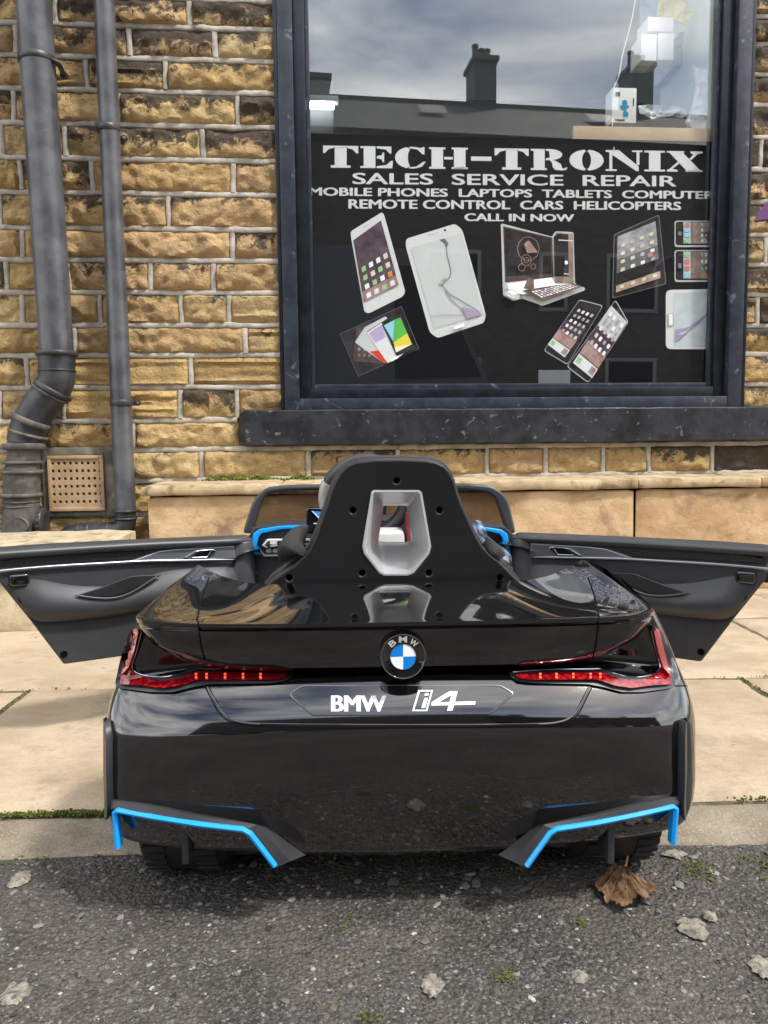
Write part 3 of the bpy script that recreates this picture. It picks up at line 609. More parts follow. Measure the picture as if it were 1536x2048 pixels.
# display face: slab-serif stencil capitals drawn as shapes, unit square each
def arc(cx, cy, rx, ry, a0, a1, n_=14): return [(cx+rx*math.cos(R(a0+(a1-a0)*i/n_)), cy+ry*math.sin(R(a0+(a1-a0)*i/n_))) for i in range(n_+1)]
def band(cx, cy, ro, ri, a0, a1): return arc(cx, cy, *ro, a0, a1) + arc(cx, cy, *ri, a1, a0)
def rect(x0, y0, x1, y1): return [(x0, y0), (x1, y0), (x1, y1), (x0, y1)]
G_ = {
 'T': [rect(.33, .09, .67, .92), rect(.22, 0, .78, .11), [(0, 1), (0, .66), (.05, .66), (.16, .84), (.31, .90), (.31, 1)], [(.69, 1), (.69, .90), (.84, .84), (.95, .66), (1, .66), (1, 1)], rect(.31, .93, .69, 1)],
 'E': [rect(.10, 0, .46, 1), rect(0, .91, .1, 1), rect(0, 0, .1, .09), [(.50, 1), (.50, .91), (.78, .86), (.90, .68), (.95, .68), (.95, 1)], [(.50, 0), (.50, .09), (.80, .15), (.94, .34), (1, .34), (.98, 0)], [(.50, .55), (.50, .46), (.66, .40), (.68, .28), (.73, .28), (.73, .72), (.68, .72), (.66, .60)]],
 'C': [band(.5, .5, (.5, .5), (.10, .40), 105, 255), [(.44, 1), (.44, .94), (.70, .88), (.86, .66), (.92, .66), (.92, 1), (.87, 1), (.82, .95), (.62, 1)], [(.44, 0), (.44, .06), (.66, .09), (.88, .32), (.96, .32), (.84, .09), (.62, 0)]],
 'H': [rect(.06, .0, .36, 1), rect(.64, 0, .94, 1), rect(0, .91, .42, 1), rect(0, 0, .42, .09), rect(.58, .91, 1, 1), rect(.58, 0, 1, .09), rect(.39, .44, .61, .56)],
 '-': [rect(.05, .40, .95, .60)],
 'R': [rect(.08, 0, .38, 1), rect(0, .91, .08, 1), rect(0, 0, .44, .09), [(.41, 1), (.41, .92), (.50, .90), (.52, .6), (.41, .55), (.41, .47)] + arc(.52, .74, .34, .26, -80, 90, 12), [(.50, .50), (.66, .46), (.82, .30), (.86, .10), (.92, .08), (.95, .14), (1, .14), (.97, .02), (.84, -.01), (.66, .02), (.60, .14), (.58, .36)]],
 'O': [band(.5, .5, (.5, .5), (.13, .42), 97, 263), band(.5, .5, (.5, .5), (.13, .42), -83, 83)],
 'N': [rect(.10, 0, .18, .84), rect(0, 0, .30, .08), [(0, 1), (.36, 1), (.90, .22), (.90, 0), (.84, 0), (.06, .91), (0, .91)], rect(.84, .30, .92, 1), rect(.72, .92, 1, 1)],
 'I': [rect(.22, 0, .78, 1), rect(0, .91, 1, 1), rect(0, 0, 1, .09)],
 'X': [[(.02, 1), (.40, 1), (.98, 0), (.58, 0)], [(.62, .62), (.74, .84), (.66, .92), (.66, 1), (1, 1), (1, .92), (.86, .86), (.68, .58)], [(.36, .42), (.16, .14), (.30, .08), (.30, 0), (0, 0), (0, .08), (.08, .14), (.30, .48)], rect(0, .92, .48, 1), rect(.52, 0, 1, .08)]}
wd = dict(T=1.0, E=.93, C=.92, H=1.12, R=1.08, O=1.02, N=1.1, I=.62, X=1.08); wd['-'] = .66
word = 'TECH-TRONIX'; tot = sum(wd[c] for c in word) + .06*(len(word)-1); x = 0
A, B_, C_, D_ = Sp(646, 291), Sp(646, 335), Sp(1405, 303), Sp(1405, 344)
m = MB()
for ch in word:
    for P in G_[ch]:
        vv = []
        for q in P:
            u = (x+q[0]*wd[ch])/tot; vv.append((B_*(1-u)+D_*u)*(1-q[1]) + (A*(1-u)+C_*u)*q[1])
        import mathutils
        tess = mathutils.geometry.tessellate_polygon([vv]); m.add([p + Vector((0, -.00005*len(m.f) % .0004, 0)) for p in vv], [tuple(t_) for t_ in tess])
    x += wd[ch] + .06
m.build('lettering', K['white'], sign, None, label='large stencil serif lettering TECH-TRONIX')
sign_text('SALES  SERVICE  REPAIR', (706, 346), (706, 368), (1352, 352), (1352, 373), .035)
sign_text('MOBILE PHONES  LAPTOPS  TABLETS  COMPUTERS', (619, 375), (619, 391), (1443, 383), (1443, 398), .035)
sign_text('REMOTE CONTROL  CARS  HELICOPTERS', (698, 399), (698, 417), (1361, 404), (1361, 420), .035)
sign_text('CALL IN NOW', (930, 427), (930, 442), (1147, 429), (1147, 443), .035)
# printed pictures: each one a flat part made of coloured patches
class Pic:
    def __init__(s, name): s.name = name; s.m = MB(); s.mats = []; s.lay = 1
    def poly(s, P, k, up=True, r=0):
        if k not in s.mats: s.mats.append(k)
        if up: s.lay += 1
        P = rnd(P, r) if r else P; vv = clampx([Sp(*p, s.lay) for p in P]); s.m.cur = s.mats.index(k)
        s.m.add(vv, [tuple(t_) for t_ in mathutils.geometry.tessellate_polygon([vv])]); return s
    def line(s, P, w, k):
        for a, c in zip(P[:-1], P[1:]):
            d = (Vector(c)-Vector(a)).normalized(); n_ = Vector((-d.y, d.x))*w/2; d = d*w*.3
            s.poly([tuple(Vector(a)-d+n_), tuple(Vector(c)+d+n_), tuple(Vector(c)+d-n_), tuple(Vector(a)-d-n_)], k, up=(a == P[0]))
        return s
    def quad(s, Q, u0, v0, u1, v1, k, up=False, r=0):
        a, b_, c, d = [Vector(q) for q in Q]                          # TL TR BR BL
        f = lambda u, v: tuple((a*(1-u)+b_*u)*(1-v) + (d*(1-u)+c*u)*v)
        return s.poly([f(u0, v0), f(u1, v0), f(u1, v1), f(u0, v1)], k, up, r)
    def icons(s, Q, cols, rows, keys, u0=.08, v0=.1, u1=.92, v1=.9, fill=.55, rnd_=random.Random(2)):
        s.lay += 1
        for i in range(cols):
            for j in range(rows):
                u = u0+(u1-u0)*(i+.5)/cols; v = v0+(v1-v0)*(j+.5)/rows; du = (u1-u0)/cols*fill/2; dv = (v1-v0)/rows*fill/2
                s.quad(Q, u-du, v-dv, u+du, v+dv, rnd_.choice(keys), r=1.6)
        return s
    def done(s): return s.m.build(s.name, [K[k] for k in s.mats], sign, None)
def z4(pts, sx=.609, ox=600, oy=400): return [(ox+x*sx, oy+y*sx) for x, y in pts]
def zd(pts): return [(980+x*.306, 400+y*.306) for x, y in pts]
def ze(pts): return [(660+x*.2214, 400+y*.2214) for x, y in pts]
p = Pic('printed_phone'); p.poly(ze([(185, 285), (470, 110), (490, 140), (680, 830), (660, 870), (350, 1025), (310, 1010), (190, 340)]), 'white', r=5)
Q = ze([(210, 365), (460, 185), (620, 770), (305, 925)]); p.poly(Q, 'purple'); p.quad(Q, .0, .30, .42, 1, 'brown', True); p.quad(Q, .25, .45, 1, .8, 'purple', True); p.quad(Q, 0, .84, 1, 1, 'pink', True)
p.icons(Q, 4, 4, ['white', 'offwhite', 'cream', 'red', 'orange', 'white', 'green'], .05, .44, .97, 1.0); p.line(ze([(300, 250), (345, 225)]), 1.2, 'silver'); p.line(ze([(440, 905), (460, 870)]), 1.0, 'silver'); p.done()['label'] = 'printed white smartphone with purple home screen'
p = Pic('printed_phone'); p.poly(ze([(683, 400), (690, 350), (1130, 215), (1195, 270), (1408, 1040), (1390, 1110), (970, 1248), (900, 1195), (690, 440)]), 'white', r=6)
Q = ze([(725, 435), (1185, 300), (1385, 1040), (935, 1170)]); p.poly(Q, 'ice'); p.quad(Q, .01, .007, .99, .993, 'offwhite', True)
p.poly(ze([(985, 360), (1035, 350), (1070, 395), (1050, 440), (1035, 400)]), 'grey'); p.line(ze([(1050, 420), (1055, 500), (1075, 570), (1092, 640), (1080, 700), (1050, 730), (1000, 760)]), 1.7, 'line')
p.line(ze([(1000, 765), (1090, 860), (1200, 920), (1330, 1000), (1355, 1030)]), 1.8, 'line'); p.line(ze([(1040, 830), (1110, 920), (1180, 980), (1235, 1075)]), 1.8, 'line'); p.poly(ze([(1190, 960), (1330, 1010), (1370, 1040), (1235, 1075)]), 'mauve')
p.line(ze([(915, 1052), (1030, 1040), (1190, 1045)]), 1.1, 'line'); p.poly(ze([(985, 740), (1050, 700), (1050, 735), (1000, 770)]), 'silver'); p.line(ze([(880, 325), (980, 298)]), 1.3, 'silver')
p.poly(ze([(1020, 275), (1035, 265), (1050, 280), (1035, 292)]), 'dark', r=2); p.poly(ze([(1105, 1145), (1215, 1110), (1222, 1145), (1115, 1178)]), 'silver', r=4); p.poly(ze([(1112, 1146), (1210, 1116), (1215, 1142), (1120, 1172)]), 'white', r=4); p.done()['label'] = 'printed white smartphone with cracked screen'
p = Pic('printed_computer'); p.poly(zd([(70, 160), (80, 155), (405, 240), (425, 205), (545, 210), (555, 550), (620, 575), (620, 590), (345, 692), (210, 645), (150, 660), (85, 625)]), 'offwhite', r=4)
p.poly(zd([(85, 172), (405, 245), (415, 505), (98, 540)]), 'brown'); p.poly(zd([(95, 185), (395, 250), (400, 480), (105, 500)]), 'dark'); p.poly(zd([(430, 215), (540, 222), (545, 545), (425, 550)]), 'tan'); p.poly(zd([(415, 240), (440, 222), (510, 225), (512, 500), (420, 500)]), 'dark')
for (cx, cy, r, k) in [(248, 320, 72, 'pink'), (235, 395, 33, 'tan'), (235, 395, 16, 'tan'), (205, 443, 22, 'tan'), (280, 437, 16, 'red')]: p.line(zd([(cx+r*math.cos(a/10*6.283), cy+r*1.1*math.sin(a/10*6.283)) for a in range(11)]), 1.0, k)
p.poly(zd([(218, 290), (250, 265), (310, 345), (240, 352)]), 'pink', r=3); p.line(zd([(445, 265), (535, 270)]), 1.6, 'white'); p.line(zd([(480, 485), (510, 487)]), 1.2, 'white'); p.poly(zd([(484, 400), (504, 402), (504, 424), (484, 424)]), 'offwhite', r=2)
p.poly(zd([(110, 550), (395, 510), (420, 550), (560, 550), (210, 620), (120, 600)]), 'white'); p.poly(zd([(245, 510), (280, 510), (285, 600), (215, 580)]), 'brown'); p.poly(zd([(205, 595), (340, 668), (345, 655), (600, 570), (540, 548), (430, 560)]), 'brown')
Q = zd([(260, 600), (500, 550), (575, 570), (330, 645)]); p.icons(Q, 12, 4, ['white', 'silver', 'offwhite'], 0, 0, 1, 1, .7)
p.poly(zd([(90, 600), (140, 585), (190, 620), (185, 655), (150, 655), (95, 625)]), 'silver', r=4); p.poly(zd([(105, 603), (140, 592), (178, 618), (150, 625)]), 'white', r=3); p.done()['label'] = 'printed desktop computer with keyboard and mouse'
p = Pic('printed_tablet'); p.poly(zd([(808, 225), (1105, 95), (1152, 550), (797, 645)]), 'grey', r=5); p.poly(zd([(814, 230), (1100, 102), (1146, 545), (804, 638)]), 'dark', r=5)
Q = zd([(832, 240), (1080, 140), (1112, 510), (822, 605)]); p.poly(Q, 'silver'); p.quad(Q, 0, .42, 1, .66, 'grey', True); p.quad(Q, 0, .66, 1, .88, 'dark', True); p.quad(Q, 0, .88, 1, 1, 'tan', True); p.icons(Q, 4, 4, ['grey', 'offwhite', 'white', 'cream', 'silver'], .02, .12, .98, .70, .42); p.icons(Q, 4, 1, ['white', 'offwhite', 'cream'], .0, .86, 1, 1.0, .4); p.quad(Q, .74, .5, .86, .58, 'red', True); p.done()
for lab, B4, S4 in (('printed dark smartphone seen flat', [(585, 650), (740, 690), (505, 1078), (350, 985)], [(575, 690), (700, 735), (485, 1030), (375, 945)]), ('printed silver smartphone with shine across its screen', [(820, 652), (905, 800), (640, 1197), (500, 1090)], [(790, 690), (895, 800), (665, 1165), (540, 1065)])):
    p = Pic('printed_phone'); p.poly(zd(B4), 'offwhite', r=6); B5 = [(x*.975+.025*sum(q[0] for q in B4)/4, y*.975+.025*sum(q[1] for q in B4)/4) for x, y in B4]; p.poly(zd(B5), 'dark', r=6); Q = zd(S4); p.poly(Q, 'tan')
    p.quad(Q, 0, 0, 1, .35, 'dark' if 'dark' in lab else 'offwhite', True); p.quad(Q, 0, .35, 1, .6, 'purple', True); p.quad(Q, 0, .6, 1, .82, 'pink', True); p.quad(Q, 0, .84, 1, 1, 'offwhite', True); p.quad(Q, .05, .87, .25, .96, 'green', True); p.quad(Q, .72, .86, .95, .97, 'pink', True); p.icons(Q, 4, 5, ['white', 'offwhite', 'white', 'cream', 'silver', 'mauve'], .06, .04, .97, .66); p.done()['label'] = lab
p = Pic('printed_card'); p.poly(ze([(85, 1210), (645, 960), (805, 1345), (255, 1595)]), 'grey'); p.poly(ze([(90, 1212), (643, 966), (798, 1343), (258, 1588)]), 'dark')
p.poly(ze([(235, 1160), (370, 1100), (500, 1480), (210, 1455)]), 'brown'); p.icons(ze([(240, 1320), (380, 1330), (380, 1430), (240, 1430)]), 3, 2, ['pink', 'white', 'silver'], 0, 0, 1, 1, .5)
p.poly(ze([(225, 1285), (315, 1150), (500, 1052), (520, 1070), (330, 1190), (520, 1460), (490, 1480), (255, 1310)]), 'offwhite', r=2); p.poly(ze([(360, 1370), (440, 1360), (515, 1465), (490, 1480)]), 'vred'); p.poly(ze([(330, 1200), (465, 1110), (620, 1430), (520, 1475)]), 'offwhite', r=2); p.poly(ze([(350, 1205), (468, 1125), (500, 1240), (410, 1290)]), 'lilac')
p.poly(ze([(470, 1130), (640, 1040), (780, 1345), (600, 1410)]), 'dark'); p.poly(ze([(485, 1135), (582, 1085), (570, 1280)]), 'cyan'); p.poly(ze([(582, 1085), (635, 1065), (695, 1205), (572, 1290)]), 'vgreen'); p.poly(ze([(695, 1205), (738, 1305), (595, 1380), (572, 1290)]), 'yellow'); p.poly(ze([(580, 1330), (738, 1305), (595, 1380)]), 'cream'); p.poly(ze([(540, 1445), (668, 1385), (560, 1460)]), 'white'); p.done()['label'] = 'printed card with a fan of coloured phones'
for lab, y0, y1 in (('upper printed sideways smartphone cut by the frame', 136, 308), ('lower printed sideways smartphone cut by the frame', 328, 536)):
    p = Pic('printed_phone'); h = y1-y0; p.poly(zd([(1205, y0), (1470, y0), (1470, y1), (1205, y1)]), 'offwhite', r=6); p.poly(zd([(1212, y0+6), (1470, y0+6), (1470, y1-12), (1212, y1-12)]), 'dark', r=6)
    p.poly(zd([(1262, y0+10), (1470, y0+10), (1470, y1-22), (1262, y1-22)]), 'pink'); p.poly(zd([(1262, y0+10), (1308, y0+10), (1308, y1-22), (1262, y1-22)]), 'ice'); p.poly(zd([(1320, y0+10), (1380, y0+10), (1440, y1-22), (1325, y1-22)]), 'tan'); p.poly(zd([(1380, y0+h*.5), (1470, y0+h*.4), (1470, y1-22), (1430, y1-22)]), 'purple')
    Q = zd([(1262, y0+10), (1308, y0+10), (1308, y1-22), (1262, y1-22)]); p.icons(Q, 1, 4, ['green', 'cyan', 'red', 'blue'], 0, 0, 1, 1, .7); p.icons(zd([(1370, y0+10), (1470, y0+10), (1470, y1-22), (1370, y1-22)]), 4, 4, ['white', 'blue', 'pink', 'green', 'orange', 'offwhite'], 0, 0, 1, 1, .55)
    p.poly(zd([(1225, y0+h*.42), (1248, y0+h*.42), (1248, y0+h*.58), (1225, y0+h*.58)]), 'grey', r=3); p.done()['label'] = lab
p = Pic('printed_phone'); p.poly(zd([(1148, 588), (1470, 582), (1470, 975), (1148, 975)]), 'white', r=12); p.poly(zd([(1200, 610), (1470, 600), (1470, 960), (1198, 960)]), 'ice'); p.poly(zd([(1205, 850), (1300, 830), (1450, 735), (1470, 745), (1380, 790), (1230, 920), (1205, 940)]), 'lilac'); p.poly(zd([(1215, 880), (1330, 840), (1460, 745), (1400, 785), (1260, 880)]), 'ice'); p.line(zd([(1230, 920), (1330, 830), (1475, 745)]), 1.4, 'line'); p.poly(zd([(1160, 740), (1195, 740), (1195, 825), (1160, 825)]), 'silver', r=4); p.poly(zd([(1164, 745), (1191, 745), (1191, 820), (1164, 820)]), 'white', r=4); p.done()['label'] = 'printed white smartphone cut by the right frame'
# ================================================================ THE SHOP INTERIOR
m_in = simple_noise_mat('room_plaster', (.66, .68, .68), (.74, .76, .75), 3, .9, .1)
m_peg = mat('perforated_board', rough=.8); n = N(m_peg); v = n.coord(False); vo = n.n('ShaderNodeTexVoronoi', {'Vector': v, 'Scale': 38.0, 'Randomness': 0.0}); n.set('Base Color', n.mix(n.step(vo.outputs['Distance'], .18, .3), c4(.16, .17, .18), c4(.34, .36, .37)))
room = empty('shop_room', WALL, kind='structure')
m = MB(); m.box((-1.2, 3.2, -.1), (2.6, 3.3, 2.75)); m.build('back_wall', m_in, room)
m = MB(); m.box((-1.3, .25, -.1), (-1.2, 3.2, 2.75)); m.box((2.6, .25, -.1), (2.7, 3.2, 2.75)); m.build('side_wall', m_in, room)
m = MB(); m.box((-1.3, .25, 2.75), (2.7, 3.3, 2.85)); m.build('room_ceiling', m_in, room)
m = MB(); m.box((-1.3, .25, -.1), (2.7, 3.3, -.02)); m.build('room_floor', flat('room_carpet', (.12, .12, .13)), room)
m = MB(); m.box((WX1-.10, .06, gz0), (WX1-.002, .5, WZ1)); m.build('reveal', flat('pale_green_reveal', (.50, .58, .54)), room)
c0, c1 = W(822, 0, 2.4), W(1262, 96, 2.4)
m = MB(); m.box((c0.x, 2.4, c1.z), (c1.x+.1, 2.43, 2.745)); m.build('pegboard', m_peg, tag(empty('pegboard_panel', WALL, label='pale perforated board hanging in the upper part of the shop', cat='pegboard')))
m_tube = mat('lit_tube', (1, 1, 1), emis=(.93, .97, 1), estr=7.0)
for i, (a, c, yy, lab) in enumerate([((961, 152), (1009, 152), 2.6, 'short lit ceiling tube beside the mirrored chimney'), ((1062, 150), (1084, 120), 2.2, 'slanting lit ceiling tube right of centre'), ((596, 212), (668, 213), .85, 'lit strip lamp at the left edge of the window')]):
    p0, p1 = W(*a, yy), W(*c, yy); e = empty('strip_lamp', WALL, label=lab, cat='lamp'); m = MB(); m.tube([p0, p1], .013, 10); m.build('tube', m_tube, e)
    m = MB(); m.box(Vector((min(p0.x, p1.x)-.02, yy-.02, max(p0.z, p1.z)+.015)), Vector((max(p0.x, p1.x)+.02, yy+.03, max(p0.z, p1.z)+.04)), .003); m.build('housing', K['offwhite'], e)
for k_, (xx_, yy_) in enumerate([(1.3, .85), (.9, .6), (-.3, .6)]):  # unseen lamps, added above the view to brighten the room
    e = empty('added_room_lamp', WALL, label=['added unseen lamp brightening the shop from the right', 'added unseen lamp brightening the shop near the window', 'added unseen lamp brightening the shop from the left'][k_], cat='lamp'); m = MB(); m.tube([(xx_-.6, yy_, 2.66), (xx_+.6, yy_, 2.66)], .016, 10); m.build('tube', m_tube, e); m = MB(); m.box((xx_-.63, yy_-.04, 2.69), (xx_+.63, yy_+.04, 2.745), .004); m.build('housing', K['offwhite'], e)
m_paper = mat('paper', (.80, .81, .84), .7); m_box = mat('white_card', (.84, .84, .83), .6)
IY = .13
def inner_box(name, x0, y0, x1, y1, yy, dep, mt, lab, cat, bev=.002, **k):
    a, c = W(x0, y0, yy), W(x1, y1, yy); m = MB(); m.box((a.x, yy, c.z), (c.x, yy+dep, a.z), bev); e = empty(name, WALL, label=lab, cat=cat, **k); m.build('carton' if cat == 'box' else 'body', mt, e); return e, a, c
inner_box('white_box', 1296, 33, 1347, 63, IY, .10, m_box, 'topmost plain white box stacked in the window', 'box', group='plain white boxes in the window')
inner_box('white_box', 1283, 68, 1313, 121, IY, .10, m_box, 'lower left plain white box of the window stack', 'box', group='plain white boxes in the window')
inner_box('white_box', 1317, 66, 1347, 120, IY, .10, m_box, 'lower right plain white box of the window stack', 'box', group='plain white boxes in the window')
inner_box('wooden_board', 1147, 251, 1450, 284, .052, .018, simple_noise_mat('plywood', (.46, .32, .18), (.55, .40, .24), 8, .7, .1), 'strip of light brown board standing behind the sign top', 'board')
bx, a, c = inner_box('product_box', 1225, 175, 1272, 246, .085, .07, m_box, 'small white product box with blue figure hanging in the window', 'box', .001)
m = MB(); P = [W(*q, .0835) for q in ((1244, 202), (1250, 199), (1255, 203), (1254, 209), (1259, 213), (1256, 217), (1253, 216), (1252, 222), (1257, 226), (1256, 233), (1247, 233), (1246, 226), (1249, 221), (1242, 218), (1240, 211), (1245, 211))]
m.add(P, [tuple(t_) for t_ in mathutils.geometry.tessellate_polygon([P])]); m.build('printed_figure', flat('print_blue_figure', (.02, .30, .50)), bx, None)
m = MB(); m.box(W(1231, 192, .0838), W(1240, 184, .0832)); m.box(W(1230, 241, .0838), W(1250, 239, .0834)); m.box(W(1266, 212, .0838), W(1268.5, 196, .0834)); m.build('printed_mark', K['dark'], bx)
m = MB(); m.tube(smoothp([W(1272, -8, .08), W(1262, 45, .08), W(1245, 110, .08), (W(1238, 150, .08)), W(1226, 182, .08), W(1224, 230, .08), W(1228, 300, .047)], 5), .0022, 8); tag(m.build('hanging_cord', flat('cord', (.72, .70, .62))), 'pale cord hanging down over the product box', 'cord').matrix_world = WALL.M
def crumple(name, poly, yy, mt, lab, cat, amp=.02, dens=14, th=.03):
    """crumpled sheet"""
    P = [W(*q, yy) for q in poly]; x0 = min(p.x for p in P); x1 = max(p.x for p in P); z0 = min(p.z for p in P); z1 = max(p.z for p in P)
    pt = [Vector((p.x, p.z)) for p in P]; nb = len(pt)
    for i in range(1, dens):
        for j in range(1, dens): pt.append(Vector((x0+(x1-x0)*(i+random.uniform(-.3, .3))/dens, z0+(z1-z0)*(j+random.uniform(-.3, .3))/dens)))
    v2, _, f2, *_ = delaunay_2d_cdt(pt, [], [list(range(nb))], 1, 1e-5)
    v = [(q.x, yy + amp*noise.fractal(Vector((q.x*22, q.y*22, yy)), .6, 2, 3), q.y) for q in v2]
    m = MB(); m.add(v, [tuple(f) for f in f2]); m.add([(a_, b_+.002+th*.1, c_) for a_, b_, c_ in v], [tuple(reversed(f)) for f in f2]); o = m.build(name, mt, None, 25); o.matrix_world = WALL.M; return tag(o, lab, cat)
crumple('yellow_bag', [(1318, -10), (1316, 30), (1330, 34), (1352, 40), (1372, 52), (1380, 40), (1392, 20), (1375, 5), (1362, -10)], .16, mat('yellow_paper', (.66, .58, .18), .6), 'crumpled yellow paper bag at the top of the window', 'bag')
crumple('paper_sheet', [(1384, 126), (1400, 138), (1432, 140), (1424, 180), (1412, 230), (1410, 257), (1385, 257), (1372, 243), (1386, 205), (1390, 165)], .10, m_paper, 'long white paper sheet curling down beside the right frame', 'paper', .012)
crumple('clear_wrapping', [(1276, 213), (1300, 208), (1330, 211), (1366, 213), (1375, 228), (1366, 236), (1330, 232), (1306, 238), (1278, 228)], .12, mat('clear_film', (.62, .64, .66), .25), 'crumpled clear wrapping lying behind the product box', 'wrapping', .015)
inner_box('letter_tray', 1352, 95, 1424, 132, .30, .20, flat('tray', (.33, .35, .36)), 'grey letter tray under the black folder', 'tray')
e, a, c = inner_box('letter_tray', 1355, 70, 1425, 92, .30, .20, flat('tray_dark', (.20, .21, .23)), 'dark grey letter tray topmost of its stack', 'tray')
crumple('black_folder', [(1352, 68), (1422, 42), (1430, 68)], .29, flat('folder', (.02, .02, .03)), 'black folder corner on the letter trays', 'folder', .003)
inner_box('blue_poster', 1280, -20, 1402, 58, .36, .004, simple_noise_mat('poster_print', (.16, .38, .62), (.60, .70, .74), 9, .6, 0), 'pale blue poster behind the yellow bag', 'poster')
inner_box('display_case', 610, 160, 668, 268, .9, .3, flat('case_grey', (.16, .17, .17)), 'dark display case at the left edge inside the shop', 'cabinet')
inner_box('storage_crate', 1300, 232, 1420, 258, .25, .25, flat('crate_dark', (.03, .03, .035)), 'dark crate behind the light brown board', 'crate')
# ================================================================ ACROSS THE STREET (seen only mirrored in glass and paint)
def mir(px, py, Yw):
    """where the sight line, mirrored by the pane, reaches the plane y = Yw of the world"""
    o = WALL.o; d = WALL.d(px, py); t_ = (GY-o.y)/d.y; h_ = o + d*t_; d2 = Vector((d.x, -d.y, d.z)); h_ = WALL.M @ h_; d2 = WALL.M.to_3x3() @ d2
    return h_ + d2*((Yw-h_.y)/d2.y)
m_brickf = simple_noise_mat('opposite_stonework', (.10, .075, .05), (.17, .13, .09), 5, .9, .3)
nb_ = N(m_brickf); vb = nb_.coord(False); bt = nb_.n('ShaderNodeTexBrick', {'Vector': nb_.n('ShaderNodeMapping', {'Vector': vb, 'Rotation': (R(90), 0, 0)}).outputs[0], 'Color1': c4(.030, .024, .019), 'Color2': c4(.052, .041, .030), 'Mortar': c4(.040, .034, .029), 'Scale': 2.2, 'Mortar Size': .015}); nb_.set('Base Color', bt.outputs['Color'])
m_slate = simple_noise_mat('slate', (.022, .022, .025), (.045, .043, .043), 4, .7, .3)
m_pot = flat('chimney_pot', (.07, .045, .035)); m_wf = mat('house_window_frame', (.16, .16, .155), .5); m_wg = mat('house_window_glass', (.02, .025, .03), .05)
HY = -12.5; ridge_y = HY-3.2
rl, rr_ = mir(650, 208, ridge_y), mir(1440, 236, ridge_y); RZ = (rl.z+rr_.z)/2; EZ = RZ-1.9
ch1, ch2 = mir(962, 250, ridge_y), mir(1270, 250, ridge_y)
hw = (ch2.x-ch1.x); hx = [ch1.x-2*hw, ch1.x-hw, ch1.x, ch2.x, ch2.x+hw, ch2.x+2*hw]
labs = ['stone terraced house mirrored at the left end of the window', 'stone terraced house mirrored left of the tall chimney', 'stone terraced house mirrored between the two chimneys', 'stone terraced house mirrored right of the second chimney', 'stone terraced house at the far right end of the opposite row']
for i in range(5):
    h_ = empty('terraced_house', (hx[i], HY, 0), 180, label=labs[i], cat='house', group='terraced houses across the street'); w_ = hw
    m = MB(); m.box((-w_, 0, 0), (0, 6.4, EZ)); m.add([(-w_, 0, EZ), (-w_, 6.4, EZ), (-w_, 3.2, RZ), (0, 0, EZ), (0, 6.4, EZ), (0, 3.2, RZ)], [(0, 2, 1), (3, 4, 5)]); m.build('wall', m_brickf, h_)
    m = MB(); m.add([(-w_, -.25, EZ-.12), (0, -.25, EZ-.12), (0, 3.2, RZ+.06), (-w_, 3.2, RZ+.06), (0, 6.6, EZ-.12), (-w_, 6.6, EZ-.12)], [(0, 1, 2, 3), (3, 2, 4, 5)])
    m.box((-w_, 3.1, RZ+.0), (0, 3.3, RZ+.12)); rf = m.build('roof', m_slate, h_)
    cz = mir(962, 128, ridge_y).z if i != 3 else mir(1270, 140, ridge_y).z
    tall = i in (2, 3); cz = cz if tall else RZ+.45
    m = MB(); m.box((-.30, 2.75, RZ-.5), (.30, 3.65, cz-.12)); m.box((-.36, 2.67, cz-.1195), (.36, 3.73, cz)); m.build('chimney', m_slate, rf)
    m = MB()
    for q in ((-.17, .0, .17) if tall else ()): m.lathe([(.09, 0), (.075, .30+.1*(q > 0)), (.10, .32+.1*(q > 0)), (.09, .38+.1*(q > 0)), (.02, .38+.1*(q > 0))], Matrix.Translation((q, 3.2, cz)), 12)
    if tall: m.build('chimney_pots', m_pot, rf, kind='stuff')
    for (x0, x1, z0, z1) in [(-w_*.80, -w_*.5, 1.0, 2.5), (-w_*.8, -w_*.5, 3.6, 5.0), (-w_*.28, -w_*.12, 3.6, 5.0)]:
        m = MB(); frame_ring(m, x0, x1, z0, z1, .09, .09, -.03, .08, .01); f_ = m.build('window', m_wf, h_); m = MB(); m.box((x0+.05, .0, z0+.05), (x1-.05, .02, z1-.05)); m.build('pane', m_wg, f_)
    m = MB(); m.box((-w_*.30, -.03, .1), (-w_*.12, .06, 2.2), .01); m.build('door', K['offwhite'], h_)
    m = MB(); m.add([(-w_*.7, 1.5-.03, EZ+(RZ-EZ)*.50), (-w_*.55, 1.47, EZ+(RZ-EZ)*.50), (-w_*.55, 2.0, EZ+(RZ-EZ)*.68+.05), (-w_*.7, 2.0, EZ+(RZ-EZ)*.68+.05)], [(0, 1, 2, 3)]); m.v = [p + Vector((0, -.05, .05)) for p in m.v]; m.build('skylight', m_wf, rf)
